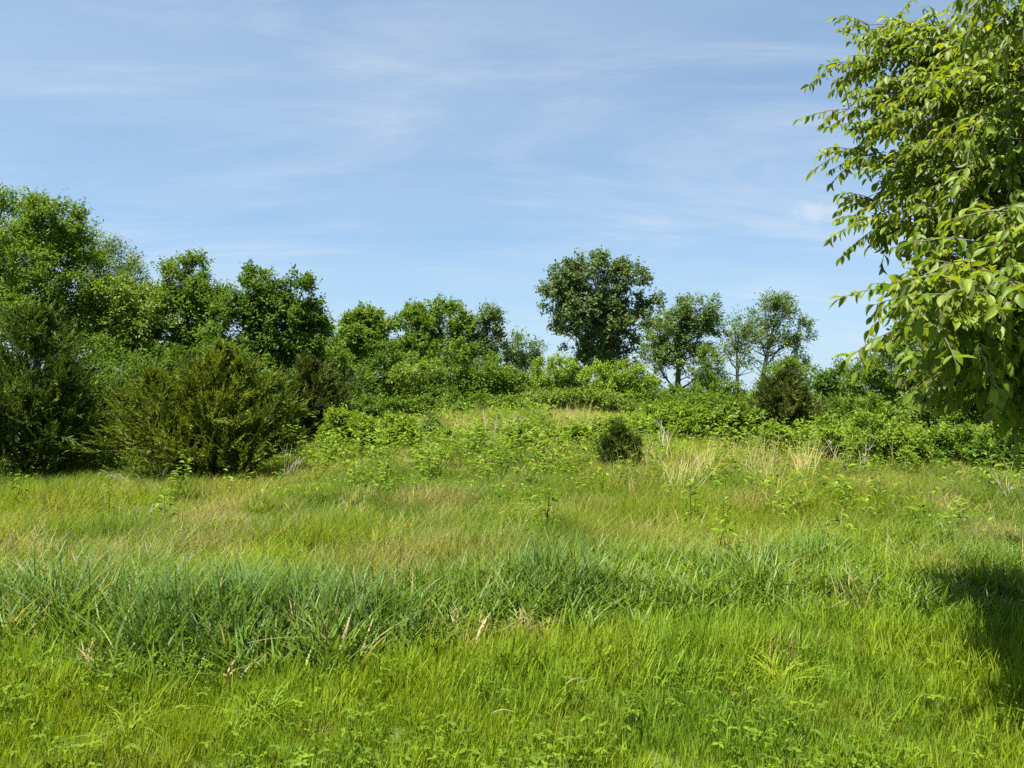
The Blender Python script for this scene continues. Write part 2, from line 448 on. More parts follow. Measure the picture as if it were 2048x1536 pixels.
# reed grass: broad blue-green blades
protos = [tuft('reed', 40 + k, 16, .13, (.26, .60), (.012, .021), (.08, .50), (.05, .0), 5, .06, 1.0, 0) for k in range(5)]
x, y = spread(12500, 4.2, 8.6, 2.6)
e = y - reed_front(x) + .9 * (fbm(x * 1.6 + 31, y * .9, 91.0) - .5)
pn = fbm(x * 1.3 + 1.7, y * 1.1 + 2.2, 1.0)
dens = sstep(-.45, .45, e) * (1 - sstep(.8, 2.1, e)) * np.clip(.40 + 1.7 * (pn - .33), .22, 1) * np.where(x > .8, 1.6, 1)
core1 = np.exp(-(((x + 1.55) / .85) ** 2 + ((y - 4.9) / .55) ** 2) ** 2)       # the dense dark stand left of centre
core2 = np.exp(-(((x - .30) / .36) ** 2 + ((y - 5.7) / .45) ** 2) ** 2)        # the dark clump in the middle
core3 = np.exp(-(((x + 3.1) / .65) ** 2 + ((y - 5.2) / .5) ** 2) ** 2)          # the clump at the left edge
core = np.clip(core1 + core2 + core3, 0, 1)
dens = np.clip(dens + 1.2 * core, 0, 1)
keep = R.uniform(0, 1, len(x)) < dens
x, y, e, pn, core = x[keep], y[keep], e[keep], pn[keep], core[keep]
n = len(x)
hs = (.70 + .34 * core + .35 * (pn - .45)) * (.75 + .25 * sstep(-.2, .35, e)) * R.uniform(.7, 1.15, n)
tint = mixcol(COL_REED2, COL_REED, np.clip(.8 * core + .5 * sstep(.4, .6, pn) + R.normal(0, .25, n), 0, 1)) * R.uniform(.8, 1.2, n)[:, None]
drp = R.uniform(0, 1, n) < .03
tint[drp] = (.36, .31, .16)
stuff_scatter('reed_grass', 'band of tall blue green broad bladed grass across the middle', 'grass', protos, M['reed'],
              np.stack([x, y, gz(x, y)], -1), R.uniform(-.8, .8, n), np.stack([np.ones(n), np.ones(n), hs], -1) * R.uniform(.9, 1.1, n)[:, None], tint, R.integers(0, 5, n))

# meadow grass
protos = [tuft('meadow', 60 + k, 30, .17, (.18, .42), (.006, .011), (.2, .8), (.16, .0), 3) for k in range(6)]
protos += [tuft('meadow_far', 70 + k, 90, .42, (.16, .42), (.010, .017), (.2, .8), (.16, .0), 2) for k in range(4)]
x, y = spread(26000, 5.6, 33.0, 3.0)
x1, y1 = spread(9000, 5.6, 13.0, 2.0)
x = np.concatenate([x, x1]); y = np.concatenate([y, y1])
e = y - reed_front(x)
keep = (R.uniform(0, 1, len(x)) < sstep(.3, 1.3, e)) & (R.uniform(0, 1, len(x)) < np.where(y > 13.5, .26, 1.0))
x, y = x[keep], y[keep]; n = len(x)
f1 = fbm(x * .55, y * .4, 15.0); f2 = fbm(x * 1.4 + 5, y * .9, 18.0); f3 = fbm(x * .8 + 2, y * .5, 21.0)
tint = mixcol(COL_MEAD, COL_MEAD2, sstep(.3, .7, f1))
tn = (sstep(.52, .74, f2) * .45 + .18 * sstep(10, 22, y))[:, None]
tint = tint * (1 - tn) + np.array([COL_MEADT]) * tn
f4 = fbm(x * 1.9 + 7, y * 1.3, 71.0)
tint = tint * (R.uniform(.75, 1.2, n) * (.72 + .56 * f4))[:, None]
th = (sstep(.60, .72, fbm(x * 1.1 + 17, y * .8, 77.0)) * .6)[:, None]
tint = tint * (1 - th) + np.array([[.27, .24, .11]]) * th
dry = R.uniform(0, 1, n) < .03 + .07 * sstep(.55, .7, f3)
tint[dry] = np.array([[.42, .36, .19]]) * R.uniform(.8, 1.1, (dry.sum(), 1))
s = R.uniform(.8, 1.2, n) * (1 + .02 * y)
stuff_scatter('meadow_grass', 'loose olive green meadow grass sloping up to the shrubs', 'grass', protos, M['grass'],
              np.stack([x, y, gz(x, y)], -1), R.uniform(-.9, .9, n), np.stack([s, s, R.uniform(.55, 1.2, n) * (.45 + 1.1 * fbm(x * 1.1 + 3, y * .9, 61.0))], -1), tint, np.where(y > 13.5, 6 + R.integers(0, 4, n), R.integers(0, 6, n)))

# dry straw standing in the meadow
protos = [tuft('straw', 90 + k, 12, .16, (.40, .95), (.006, .011), (.05, .6), (.12, 0), 3, .0, 2.2) for k in range(5)]
PP = []
for (px, py, sx, cnt, d0) in ((1290, 960, 60, 12, 13.5), (1405, 955, 22, 22, 13.6), (1510, 955, 40, 20, 13.4), (1608, 945, 12, 14, 13.6), (1450, 955, 160, 22, 14.5),
                              (1330, 1000, 60, 9, 11.5), (1540, 985, 60, 9, 12), (1450, 1010, 140, 9, 11), (1000, 858, 130, 60, 20.5), (900, 862, 30, 18, 20), (1140, 860, 40, 26, 20), (1050, 858, 120, 40, 18.5),
                              (1650, 1000, 120, 8, 14), (120, 975, 90, 8, 14.5)):
    px_ = R.normal(px, sx, cnt); d = R.normal(d0, .06 * d0, cnt)
    xx = (px_ - 1024) / F * d
    PP.append(np.stack([xx, d, gz(xx, d)], -1))
x, y = spread(420, 7.5, 20.0, 1.5)
PP.append(np.stack([x, y, gz(x, y)], -1))
PP = np.concatenate(PP); n = len(PP)
scl_ = R.uniform(.35, 1.1, n); scl_[-420:] = R.uniform(.30, .62, 420)
tint = mixcol((.56, .50, .23), (.36, .31, .16), np.clip(R.uniform(0, 1, n) + .6 * (PP[:, 1] > 22), 0, 1))
stuff_scatter('dry_straw', 'pale golden dead grass stalks standing in the meadow', 'grass', protos, M['grass'], PP,
              R.uniform(-1, 1, n), np.repeat(scl_[:, None], 3, 1), tint, R.integers(0, 5, n), R.normal(0, .12, (n, 2)))

# clover and low weeds
def clover(seed, n=9):
    r = np.random.default_rng(seed)
    P = []; A = []; Nn = []; Ln = []; T = []
    tb = Tubes()
    for k in range(n):
        b = np.array([*r.normal(0, .055, 2), 0]); h = r.uniform(.06, .19)
        top = b + np.array([*r.normal(0, .03, 2), h])
        tb.add(np.array([b, (b + top) / 2 + np.array([.005, 0, 0]), top]), [.0014, .0012, .001], 3)
        a0 = r.uniform(0, 6.28); tt = r.uniform(0, 1); l = r.uniform(.020, .034)
        for q in range(3):
            a = a0 + q * 2.094
            P.append(top); A.append((math.cos(a), math.sin(a), r.uniform(-.25, .35))); Nn.append((r.normal(0, .25), r.normal(0, .25), 1)); Ln.append(l); T.append(tt)
    tv, tf = T_leaf6()
    Vl, Fl, ii = scatter_template(tv, tf, np.array(P), np.array(A), np.array(Nn), np.array(Ln), np.array(Ln) * .55)
    Vs = np.concatenate(tb.V); Fs = np.concatenate(tb.F)
    return mesh_np('clover', np.concatenate([Vl, Vs]), [Fl, Fs + len(Vl)], False, {'tint': np.concatenate([np.array(T)[ii], np.full(len(Vs), .9)])})
protos = [clover(200 + k) for k in range(6)]
x, y = spread(1700, 2.4, 4.6, 1.2)
cf = fbm(x * 1.7 + 4, y * 2.2, 31.0)
keep = R.uniform(0, 1, len(x)) < np.clip(.16 + .55 * sstep(.48, .75, cf), 0, 1) * (1 - .9 * sstep(3.2, 4.2, y))
x, y = x[keep], y[keep]; n = len(x)
stuff_scatter('clover', 'low dark green clover and weeds in the foreground lawn', 'clover', protos, M['clover'],
              np.stack([x, y, gz(x, y) + .03], -1), R.uniform(0, 6.28, n), np.repeat(R.uniform(.65, 1.15, n)[:, None], 3, 1), np.ones((n, 3)), R.integers(0, 6, n))

# ------------------------------------------------------------------ trees and shrubs
def sphere_dirs(n):
    return nrm(R.normal(0, 1, (n, 3)))

def crown_points(lobes, nclump, nleaf, rc, droop, up, wind=.12, low=.35, inner=.25):
    """lobes: (c(3), r(3)). Returns leaf positions, axes, normals, clump id and clump centres"""
    cs = np.array([l[0] for l in lobes]); rs = np.array([l[1] for l in lobes])
    wt = (rs[:, 0] * rs[:, 1] * rs[:, 2]) ** .72; wt = wt / wt.sum()
    li = R.choice(len(lobes), nclump, p=wt)
    d = sphere_dirs(nclump)
    flip = (d[:, 2] < -low) & (R.uniform(0, 1, nclump) < .75)
    d[flip, 2] *= -1
    d[:, 1] = np.where((d[:, 1] > 0) & (R.uniform(0, 1, nclump) < .25), -d[:, 1], d[:, 1])
    rr = np.where(R.uniform(0, 1, nclump) < inner, R.uniform(.25, .8, nclump), R.uniform(.78, 1.03, nclump))
    cc = cs[li] + d * rr[:, None] * rs[li]
    ci = R.integers(0, nclump, nleaf)
    T = 8
    tw = nrm(d[:, None, :] * .75 + R.normal(0, .55, (nclump, T, 3)) + np.array([wind, 0, up]))
    tl = rc * R.uniform(.55, 1.25, (nclump, T))
    ti = R.integers(0, T, nleaf)
    t = R.uniform(0.05, 1, nleaf) ** .8
    ax = tw[ci, ti]
    P = cc[ci] + ax * (tl[ci, ti] * t)[:, None] + R.normal(0, .13 * rc, (nleaf, 3))
    A = ax * .6 + R.normal(0, .55, (nleaf, 3)) + np.array([wind * 1.2, 0, -droop])
    Nn = R.normal(0, .55, (nleaf, 3)) + np.array([0, 0, .8]) + d[ci] * .35
    return P, A, Nn, ci, cc, li, tw, tl

def make_tree(name, label, cat, base, lobes, mat, bark, leaf=(.11, .055), nclump=120, nleaf=9000, rc=.5, trunk_r=.12, droop=.25, up=.25,
              group=None, low=.35, inner=.25, twigs=False, tmpl=0, wind=.12, stems=1, first=.25, dead=0):
    base = np.array(base, float)
    root = thing(name, label, cat, base, group)
    lobes = [(np.array(c) - base, np.array(r)) for c, r in lobes]
    P, A, Nn, ci, cc, li, tw, tl = crown_points(lobes, nclump, nleaf, rc, droop, up, wind, low, inner)
    P[:, 2] = np.maximum(P[:, 2], .06)
    n = len(P)
    tv, tf = (T_rhomb, T_leaf6)[tmpl]()
    sz = R.uniform(.7, 1.25, n)
    Vv, Ff, ii = scatter_template(tv, tf, P, A, Nn, leaf[0] * sz, leaf[1] * sz)
    cl_t = R.uniform(0, 1, nclump)
    tint = np.clip(.5 * cl_t[ci] + .5 * R.uniform(0, 1, n), 0, 1)
    obj('crown', mesh_np('crown', Vv, Ff, False, {'tint': tint[ii]}), mat, root)
    # trunk, limbs, branches
    tb = Tubes(); br = Tubes() if stems == 1 else tb
    top = max(c[2] + .5 * r[2] for c, r in lobes)
    cen = np.mean([c for c, r in lobes], axis=0)
    if stems == 1:
        hi = np.array([cen[0] * .8, cen[1] * .8, top * .82])
        mid = np.array([hi[0] * .3 + R.normal(0, .03 * top), hi[1] * .3 + R.normal(0, .03 * top), top * .45])
        tp = curve3(np.array([0, 0, -.12]), mid, hi, 12)
        tb.add(tp, trunk_r * np.linspace(1.15, .28, 12), 8)
    else:
        tp = np.array([[0, 0, -.1], [0, 0, .1]])
    for k, (c, r) in enumerate(lobes):
        tgt = c + np.array([0, 0, .25 * r[2]])
        if stems == 1:
            h = np.clip((tgt[2] - .55 * math.hypot(*(tgt[:2] - cen[:2]))) / top, first, .8)
            s = tp[int(h * 11)]
            r0 = trunk_r * .5 * (1 - .5 * h)
        else:
            s = np.array([*R.normal(0, .012, 2), -.1]); r0 = trunk_r
        m = (s + tgt) / 2 + np.array([0, 0, -.12 * np.linalg.norm(tgt - s)]) + R.normal(0, .04, 3) * top * .3
        lp = curve3(s, m, tgt, 8)
        tb.add(lp, r0 * np.linspace(1, .3, 8), 5)
        sel = np.where(li == k)[0]
        for q in sel:
            s2 = lp[R.integers(3, 8)]
            e2 = cc[q]
            m2 = (s2 + e2) / 2 + R.normal(0, .06, 3) * np.linalg.norm(e2 - s2)
            br.add(curve3(s2, m2, e2, 4), r0 * np.array([.32, .24, .16, .08]), 3)
            if twigs:
                for tq in range(0, 8, 2):
                    e3 = e2 + tw[q, tq] * tl[q, tq]
                    br.add(np.array([e2, (e2 + e3) / 2 + R.normal(0, .03, 3), e3]), [r0 * .09, r0 * .06, r0 * .03], 3)
    for q in range(dead):
        s2 = tp[R.integers(4, 9)]
        a = R.uniform(0, 6.28)
        e2 = s2 + np.array([math.cos(a), .4 * math.sin(a), R.uniform(.1, .6)]) * R.uniform(.8, 1.8)
        br.add(curve3(s2, (s2 + e2) / 2 + R.normal(0, .1, 3), e2, 5), trunk_r * np.array([.25, .2, .15, .1, .04]), 3)
    obj('trunk' if stems == 1 else 'stems', tb.mesh('trunk'), bark, root)
    if stems == 1: obj('branches', br.mesh('branches'), bark, root)
    return root

def lob(d, items):
    """(px, py, rx, rz [, depth offset]) in photo pixels at depth d -> ellipsoids in metres"""
    o = []
    for it in items:
        px, py, rx, rz = it[:4]; dd = d + (it[4] if len(it) > 4 else 0)
        o.append((at(px, py, dd), (rx / F * dd, max(rx, rz) * .85 / F * dd, rz / F * dd)))
    return o
def gbase(px, d): 
    xx = (px - 1024) / F * d
    return (xx, d, float(gz(xx, d)))

TREES = [
 # name, label, base px, depth, lobes, material, bark, leaf size, clumps, leaves, rc, trunk radius, extra
 ('broadleaf_tree', 'tallest tree at the far left edge, its olive tinged top cut by the frame', -60, 27, [(-60, 500, 120, 120), (0, 430, 55, 45), (-90, 640, 130, 120), (20, 600, 90, 120)], 'leaf_mid', (.12, .06), 210, 24000, .55, .18, {}),
 ('broadleaf_tree', 'tall dense tree behind the dark cedar, second from the left edge', 100, 24, [(110, 455, 50, 58), (70, 520, 70, 70), (150, 560, 55, 80), (60, 650, 100, 90), (150, 690, 75, 90)], 'leaf_mid', (.11, .055), 240, 30000, .45, .15, {}),
 ('slender_tree', 'airy light green tree with upright spiky shoots sloping down to the right', 215, 28, [(185, 500, 22, 55), (215, 560, 45, 60), (265, 570, 28, 32), (230, 640, 65, 70), (285, 640, 30, 50)], 'leaf_pale', (.12, .045), 120, 11000, .62, .11, {'up': .75, 'twigs': True}),
 ('broadleaf_tree', 'small yellow green tree in front of the airy slender tree', 245, 24, [(235, 610, 50, 55), (285, 650, 45, 60), (220, 690, 60, 70), (270, 740, 60, 60)], 'leaf_yel', (.11, .05), 140, 12000, .42, .09, {}),
 ('broadleaf_tree', 'rounded narrow tree left of the twin topped tree', 375, 25.5, [(375, 570, 50, 48), (350, 640, 55, 65), (410, 630, 38, 70), (370, 730, 75, 80)], 'leaf_mid', (.11, .055), 170, 21000, .42, .12, {}),
 ('broadleaf_tree', 'twin topped tree with a dark right side above the olive cedar', 530, 24, [(515, 600, 52, 50), (600, 608, 30, 42), (480, 660, 60, 60), (575, 670, 65, 60), (625, 680, 32, 45), (520, 745, 90, 60), (600, 750, 50, 60)], 'leaf_dark', (.12, .06), 230, 27000, .42, .14, {'first': .15}),
 ('broadleaf_tree', 'dim tree filling the gap behind the two big cedars', 250, 21.5, [(250, 790, 90, 75), (330, 770, 70, 60), (420, 760, 80, 60), (200, 740, 50, 50)], 'leaf_dark', (.10, .05), 120, 12000, .4, .09, {'first': .1}),
 ('far_tree', 'broad round topped tree just right of the twin topped tree', 715, 45, [(700, 680, 50, 45), (740, 668, 48, 45), (680, 730, 45, 50), (745, 730, 55, 50)], 'leaf_mid', (.21, .10), 130, 14000, .65, .2, {'wind': .3}),
 ('far_tree', 'wide flat domed far tree near the middle of the skyline', 862, 48, [(830, 660, 42, 42), (880, 655, 52, 42), (925, 680, 25, 35), (860, 720, 75, 50)], 'leaf_mid', (.21, .10), 140, 15000, .65, .2, {'wind': .3}),
 ('far_tree', 'small separate far tree with a rounded top beside the flat domed one', 972, 48, [(970, 652, 27, 30), (982, 690, 25, 25), (960, 715, 25, 30)], 'leaf_grey', (.20, .10), 60, 4200, .7, .14, {'wind': .35}),
 ('far_tree', 'pale thin yellowish tree left of the big cottonwood', 1040, 50, [(1035, 705, 35, 28), (1055, 740, 20, 25), (1015, 745, 25, 30)], 'leaf_pale', (.20, .09), 55, 3200, .8, .12, {'wind': .35, 'twigs': True}),
 ('small_tree', 'conical bright green tree in front of the flat domed far tree', 930, 36, [(925, 722, 30, 32), (905, 765, 48, 38), (955, 770, 45, 38), (930, 810, 70, 35)], 'leaf_mid', (.14, .07), 110, 9500, .5, .1, {'first': .1}),
 ('small_tree', 'dark narrow tree left of the conical bright green one', 770, 37, [(765, 715, 30, 30), (775, 760, 42, 40), (765, 800, 45, 30)], 'leaf_dark', (.14, .07), 80, 7000, .5, .09, {'first': .1}),
 ('cottonwood_tree', 'largest lone cottonwood with grey green crown right of centre', 1212, 58, [(1190, 560, 55, 50), (1125, 600, 50, 50), (1250, 580, 50, 50), (1290, 620, 28, 32), (1130, 560, 25, 34), (1180, 640, 75, 50), (1250, 650, 55, 45), (1225, 705, 55, 42), (1150, 675, 42, 38), (1195, 735, 50, 30)], 'leaf_grey', (.21, .15), 360, 24000, .75, .42, {'droop': .4, 'wind': .25, 'inner': .3, 'dead': 3}),
 ('ash_tree', 'dome topped tree with open lower branches just right of the cottonwood', 1352, 55, [(1395, 625, 40, 30), (1360, 655, 50, 32), (1335, 690, 45, 35), (1410, 665, 38, 32), (1370, 720, 50, 35), (1310, 730, 25, 40), (1395, 760, 25, 30)], 'leaf_pale', (.20, .095), 150, 13500, .75, .24, {'wind': .4, 'twigs': True, 'dead': 8}),
 ('sparse_tree', 'thin tree with bare forking pale trunk between two fuller trees', 1476, 50, [(1470, 665, 28, 22), (1450, 700, 22, 22), (1495, 690, 18, 22), (1478, 725, 24, 20)], 'leaf_pale', (.17, .08), 45, 1900, .75, .16, {'wind': .3, 'twigs': True, 'dead': 10}),
 ('sparse_tree', 'open windswept tree with dark limbs and feathery top beside the bronze cedar', 1512, 52, [(1530, 622, 28, 28), (1565, 640, 24, 38), (1520, 675, 35, 28), (1595, 672, 20, 30), (1560, 700, 32, 22), (1580, 735, 30, 20)], 'leaf_pale', (.18, .085), 95, 5600, .7, .22, {'wind': .4, 'twigs': True, 'dead': 12}),
 ('small_tree', 'slim leafy young tree standing left of the thin forked tree', 1415, 46, [(1412, 730, 22, 30), (1425, 770, 28, 25), (1405, 790, 25, 25)], 'leaf_mid', (.16, .07), 50, 2600, .5, .09, {'twigs': True}),
 ('small_tree', 'mid green tree peeping over the bronze cedar on the right', 1575, 40, [(1560, 745, 35, 22), (1600, 750, 28, 22), (1560, 790, 50, 30)], 'leaf_mid', (.16, .07), 60, 4000, .5, .09, {}),
 ('small_tree', 'dark rounded small tree right of the bronze cedar', 1660, 34, [(1672, 765, 25, 28), (1640, 785, 28, 28), (1665, 820, 45, 30)], 'leaf_dark', (.13, .065), 70, 6000, .45, .08, {}),
 ('small_tree', 'tiny dark tree in the skyline gap left of the big right hand thicket tree', 1722, 37, [(1718, 780, 16, 22), (1715, 815, 25, 25)], 'leaf_dark', (.13, .065), 35, 2400, .4, .07, {}),
 ('broadleaf_tree', 'bushy green tree behind the hanging boughs on the right', 1850, 25, [(1775, 725, 50, 50), (1735, 775, 40, 58), (1800, 690, 34, 30), (1845, 710, 60, 65), (1930, 690, 75, 85), (1840, 820, 90, 60), (2000, 780, 90, 90), (1930, 840, 90, 50)], 'leaf_mid', (.11, .055), 280, 34000, .42, .11, {'first': .08}),
 ('broadleaf_tree', 'dim tree at the right edge below the hanging boughs', 2150, 24, [(2120, 700, 110, 120), (2080, 820, 100, 90), (2220, 780, 110, 110)], 'leaf_dark', (.11, .055), 150, 14000, .45, .12, {'first': .08}),
]
for (nm, lb, bpx, d, lobes, mt, lf, nc, nlv, rc, tr, ex) in TREES:
    nlv = int(nlv * 1.4); nc = int(nc * 1.15)
    bk = 'bark_pale' if nm in ('sparse_tree', 'cottonwood_tree') else 'bark'
    make_tree(nm, lb, 'tree', gbase(bpx, d), lob(d, lobes), M[mt], M[bk], lf, nc, nlv, rc, tr, **ex)

SHRUBS = [
 # label, base px, depth, lobes, mat, leaf, clumps, leaves, rc, extra
 ('leafy thicket shrub left of the dark narrow tree', 700, 34, [(690, 760, 40, 35), (720, 800, 45, 30), (680, 810, 40, 30)], 'leaf_mid', (.14, .065), 70, 6000, .5, {}),
 ('light green shrub between the dark narrow tree and the conical tree', 845, 33, [(835, 760, 38, 30), (850, 800, 45, 30)], 'leaf_yel', (.14, .065), 60, 5500, .5, {}),
 ('low dark leafy shrub under the dark narrow tree', 760, 29, [(730, 825, 45, 22), (790, 830, 45, 20)], 'leaf_dark', (.12, .065), 60, 5000, .4, {}),
 ('low leafy shrub at the foot of the conical tree', 870, 30, [(850, 828, 45, 20), (900, 832, 40, 18)], 'leaf_mid', (.12, .065), 55, 4500, .4, {}),
 ('pale green shrub right of the conical tree', 1010, 37, [(1010, 775, 35, 30), (1040, 790, 30, 25), (985, 800, 30, 28)], 'leaf_yel', (.14, .065), 60, 5000, .5, {}),
 ('rounded bright shrub left below the cottonwood', 1115, 42, [(1110, 755, 45, 35), (1085, 785, 35, 30), (1135, 790, 35, 25)], 'leaf_bright', (.15, .075), 75, 6000, .5, {}),
 ('wide bright shrub right below the cottonwood', 1230, 41, [(1200, 765, 42, 32), (1260, 765, 45, 30), (1225, 795, 60, 25), (1290, 790, 25, 25)], 'leaf_bright', (.15, .075), 90, 7500, .5, {}),
 ('mid green shrub under the dome topped tree', 1370, 38, [(1365, 805, 40, 25), (1400, 815, 35, 22), (1335, 815, 30, 20)], 'leaf_mid', (.14, .07), 60, 4500, .45, {}),
 ('shrub at the foot of the thin forked tree', 1460, 38, [(1450, 800, 35, 25), (1480, 815, 30, 20)], 'leaf_mid', (.14, .07), 50, 3600, .45, {}),
 ('bright shrub touching the right side of the small far cedar', 680, 21.5, [(675, 855, 22, 28), (700, 865, 22, 25), (660, 875, 18, 20)], 'leaf_bright', (.085, .042), 60, 4200, .25, {}),
 ('upright bright shrub, second of the row right of the cedars', 730, 21, [(725, 868, 18, 28), (745, 878, 16, 20)], 'leaf_bright', (.085, .042), 45, 3000, .22, {}),
 ('bushy yellow green shrub, third of the row right of the cedars', 795, 20.5, [(780, 868, 18, 28), (808, 872, 20, 30), (795, 888, 28, 16)], 'leaf_bright', (.085, .042), 60, 4200, .25, {}),
 ('small narrow grey green shrub on the crest left of centre', 860, 22, [(860, 864, 15, 30)], 'leaf_pale', (.07, .03), 26, 1400, .22, {}),
 ('low spreading shrub on the crest left of centre', 915, 21, [(888, 884, 20, 18), (932, 888, 16, 13), (962, 884, 14, 17)], 'leaf_bright', (.08, .04), 40, 2300, .2, {}),
 ('low yellow green shrub in the middle of the crest', 1030, 19.5, [(1020, 888, 18, 20), (1048, 884, 15, 24)], 'leaf_bright', (.08, .04), 45, 2600, .22, {}),
 ('wide low yellow shrub just left of the young cedar', 1130, 20, [(1108, 888, 22, 18), (1150, 884, 20, 24), (1178, 890, 15, 16)], 'leaf_bright', (.08, .04), 60, 3400, .22, {}),
 ('low shrub behind the young cedar', 1215, 22, [(1195, 868, 20, 16), (1235, 864, 18, 20)], 'leaf_yel', (.08, .04), 45, 2400, .22, {}),
 ('bright leafy shrub behind the golden straw, left part', 1310, 23, [(1290, 850, 30, 24), (1335, 848, 32, 26)], 'leaf_bright', (.095, .045), 65, 4300, .28, {}),
 ('bright leafy shrub behind the golden straw, middle part', 1395, 22.5, [(1380, 850, 32, 26), (1420, 858, 28, 24)], 'leaf_bright', (.095, .045), 65, 4300, .28, {}),
 ('large leaved pale shrub behind the golden straw, right part', 1475, 22, [(1455, 850, 28, 28), (1500, 860, 28, 26), (1475, 838, 20, 18)], 'leaf_yel', (.12, .06), 65, 3600, .28, {}),
 ('bright shrub in front of the bronze cedar', 1560, 20, [(1545, 880, 16, 26), (1575, 895, 18, 20)], 'leaf_bright', (.085, .042), 40, 2300, .22, {}),
 ('tall bright shrub right of the bronze cedar', 1660, 19, [(1645, 880, 28, 36), (1680, 890, 30, 34), (1655, 915, 36, 24)], 'leaf_bright', (.085, .04), 80, 5600, .25, {}),
 ('broad speckled pale leaved shrub below the big right hand thicket tree', 1770, 18, [(1730, 870, 30, 32), (1775, 895, 42, 40), (1810, 905, 36, 30), (1745, 920, 36, 24)], 'leaf_bright', (.08, .04), 100, 7200, .25, {}),
 ('pale topped bush in front of the bushy tree on the right', 1745, 22, [(1735, 830, 30, 26), (1770, 845, 30, 22)], 'leaf_yel', (.09, .04), 55, 3400, .28, {}),
 ('mid green low shrub below the hanging boughs', 1890, 18, [(1870, 905, 38, 30), (1920, 900, 40, 34), (1890, 925, 50, 18)], 'leaf_mid', (.085, .042), 75, 5400, .25, {}),
 ('dark low shrub at the right edge below the hanging boughs', 2010, 17.5, [(1985, 905, 40, 32), (2050, 895, 45, 42), (2010, 930, 60, 18)], 'leaf_dark', (.09, .045), 85, 6000, .25, {}),
]
SHRUBS += [
 ('dark understorey bush behind the left cedar', 60, 20.5, [(20, 850, 80, 70), (110, 840, 70, 70)], 'leaf_dark', (.10, .05), 90, 9000, .35, {}),
 ('dark understorey bush in the gap between the two big cedars', 215, 19.5, [(190, 860, 50, 55), (240, 840, 50, 60), (215, 800, 50, 40)], 'leaf_dark', (.10, .05), 90, 9000, .35, {}),
 ('dark understorey bush behind the olive cedar', 400, 20, [(340, 830, 70, 60), (440, 820, 70, 60), (520, 820, 60, 60)], 'leaf_dark', (.10, .05), 110, 11000, .35, {}),
 ('dark understorey bush between the olive cedar and the small bronze cedar', 575, 23, [(560, 820, 45, 45), (600, 800, 40, 45), (640, 800, 40, 50)], 'leaf_dark', (.11, .055), 90, 8000, .35, {}),
 ('mid green thicket bush left of the small bronze cedar top', 660, 30, [(655, 740, 35, 40), (670, 790, 40, 40)], 'leaf_mid', (.13, .06), 70, 6500, .42, {}),
 ('tall thicket bush behind the light green shrub', 830, 40, [(810, 740, 45, 35), (850, 760, 45, 45), (810, 800, 50, 35)], 'leaf_mid', (.15, .07), 80, 7000, .5, {}),
 ('thicket bush filling the space left of the pale thin tree', 985, 41, [(975, 750, 30, 30), (1000, 790, 40, 30), (960, 800, 40, 30)], 'leaf_mid', (.15, .07), 70, 5500, .5, {}),
 ('low thicket bush under the sumac left end', 985, 31, [(965, 822, 35, 20), (1005, 826, 30, 18)], 'leaf_mid', (.12, .06), 45, 3800, .4, {}),
 ('dim thicket bush below the cottonwood trunk', 1200, 46, [(1150, 785, 50, 30), (1210, 775, 50, 30), (1270, 785, 45, 30)], 'leaf_mid', (.15, .075), 80, 6000, .5, {}),
 ('thicket bush behind the golden straw shrubs on the left', 1310, 33, [(1290, 822, 40, 22), (1340, 826, 40, 20)], 'leaf_mid', (.13, .065), 60, 4600, .42, {}),
 ('thicket bush behind the golden straw shrubs on the right', 1430, 32, [(1400, 828, 45, 22), (1460, 826, 40, 22), (1510, 822, 35, 22)], 'leaf_mid', (.13, .065), 75, 5600, .42, {}),
 ('dark thicket bush right behind the bronze cedar', 1620, 30, [(1600, 825, 40, 30), (1650, 840, 45, 25)], 'leaf_dark', (.12, .06), 65, 5200, .42, {}),
 ('mid green thicket bush under the small dark trees on the right', 1710, 27, [(1690, 840, 40, 28), (1730, 850, 35, 28)], 'leaf_mid', (.11, .055), 65, 5200, .38, {}),
]
for (lb, bpx, d, lobes, mt, lf, nc, nlv, rc, ex) in SHRUBS:
    nlv = int(nlv * 1.55)
    if d < 24: k_ = .80; d *= k_; lf = (lf[0] * k_, lf[1] * k_); rc *= k_
    make_tree('shrub', lb, 'shrub', gbase(bpx, d), lob(d, lobes), M[mt], M['bark'], lf, nc, nlv, rc, .018, stems=3, low=.8, **{'up': .5, 'droop': .15, 'group': 'shrubs along the meadow edge', **ex})

# sumac with a flat arching canopy over dark stems
make_tree('sumac_shrub', 'low spreading sumac with flat arching canopy and bare stems beneath', 'shrub', gbase(1135, 31),
          lob(31, [(1030, 812, 38, 10), (1090, 803, 45, 12), (1150, 800, 45, 12), (1210, 806, 45, 11), (1255, 818, 28, 9)]),
          M['leaf_yel'], M['bark_red'], (.16, .05), 130, 8000, .32, .03, stems=3, low=0.0, droop=.6, up=.1)

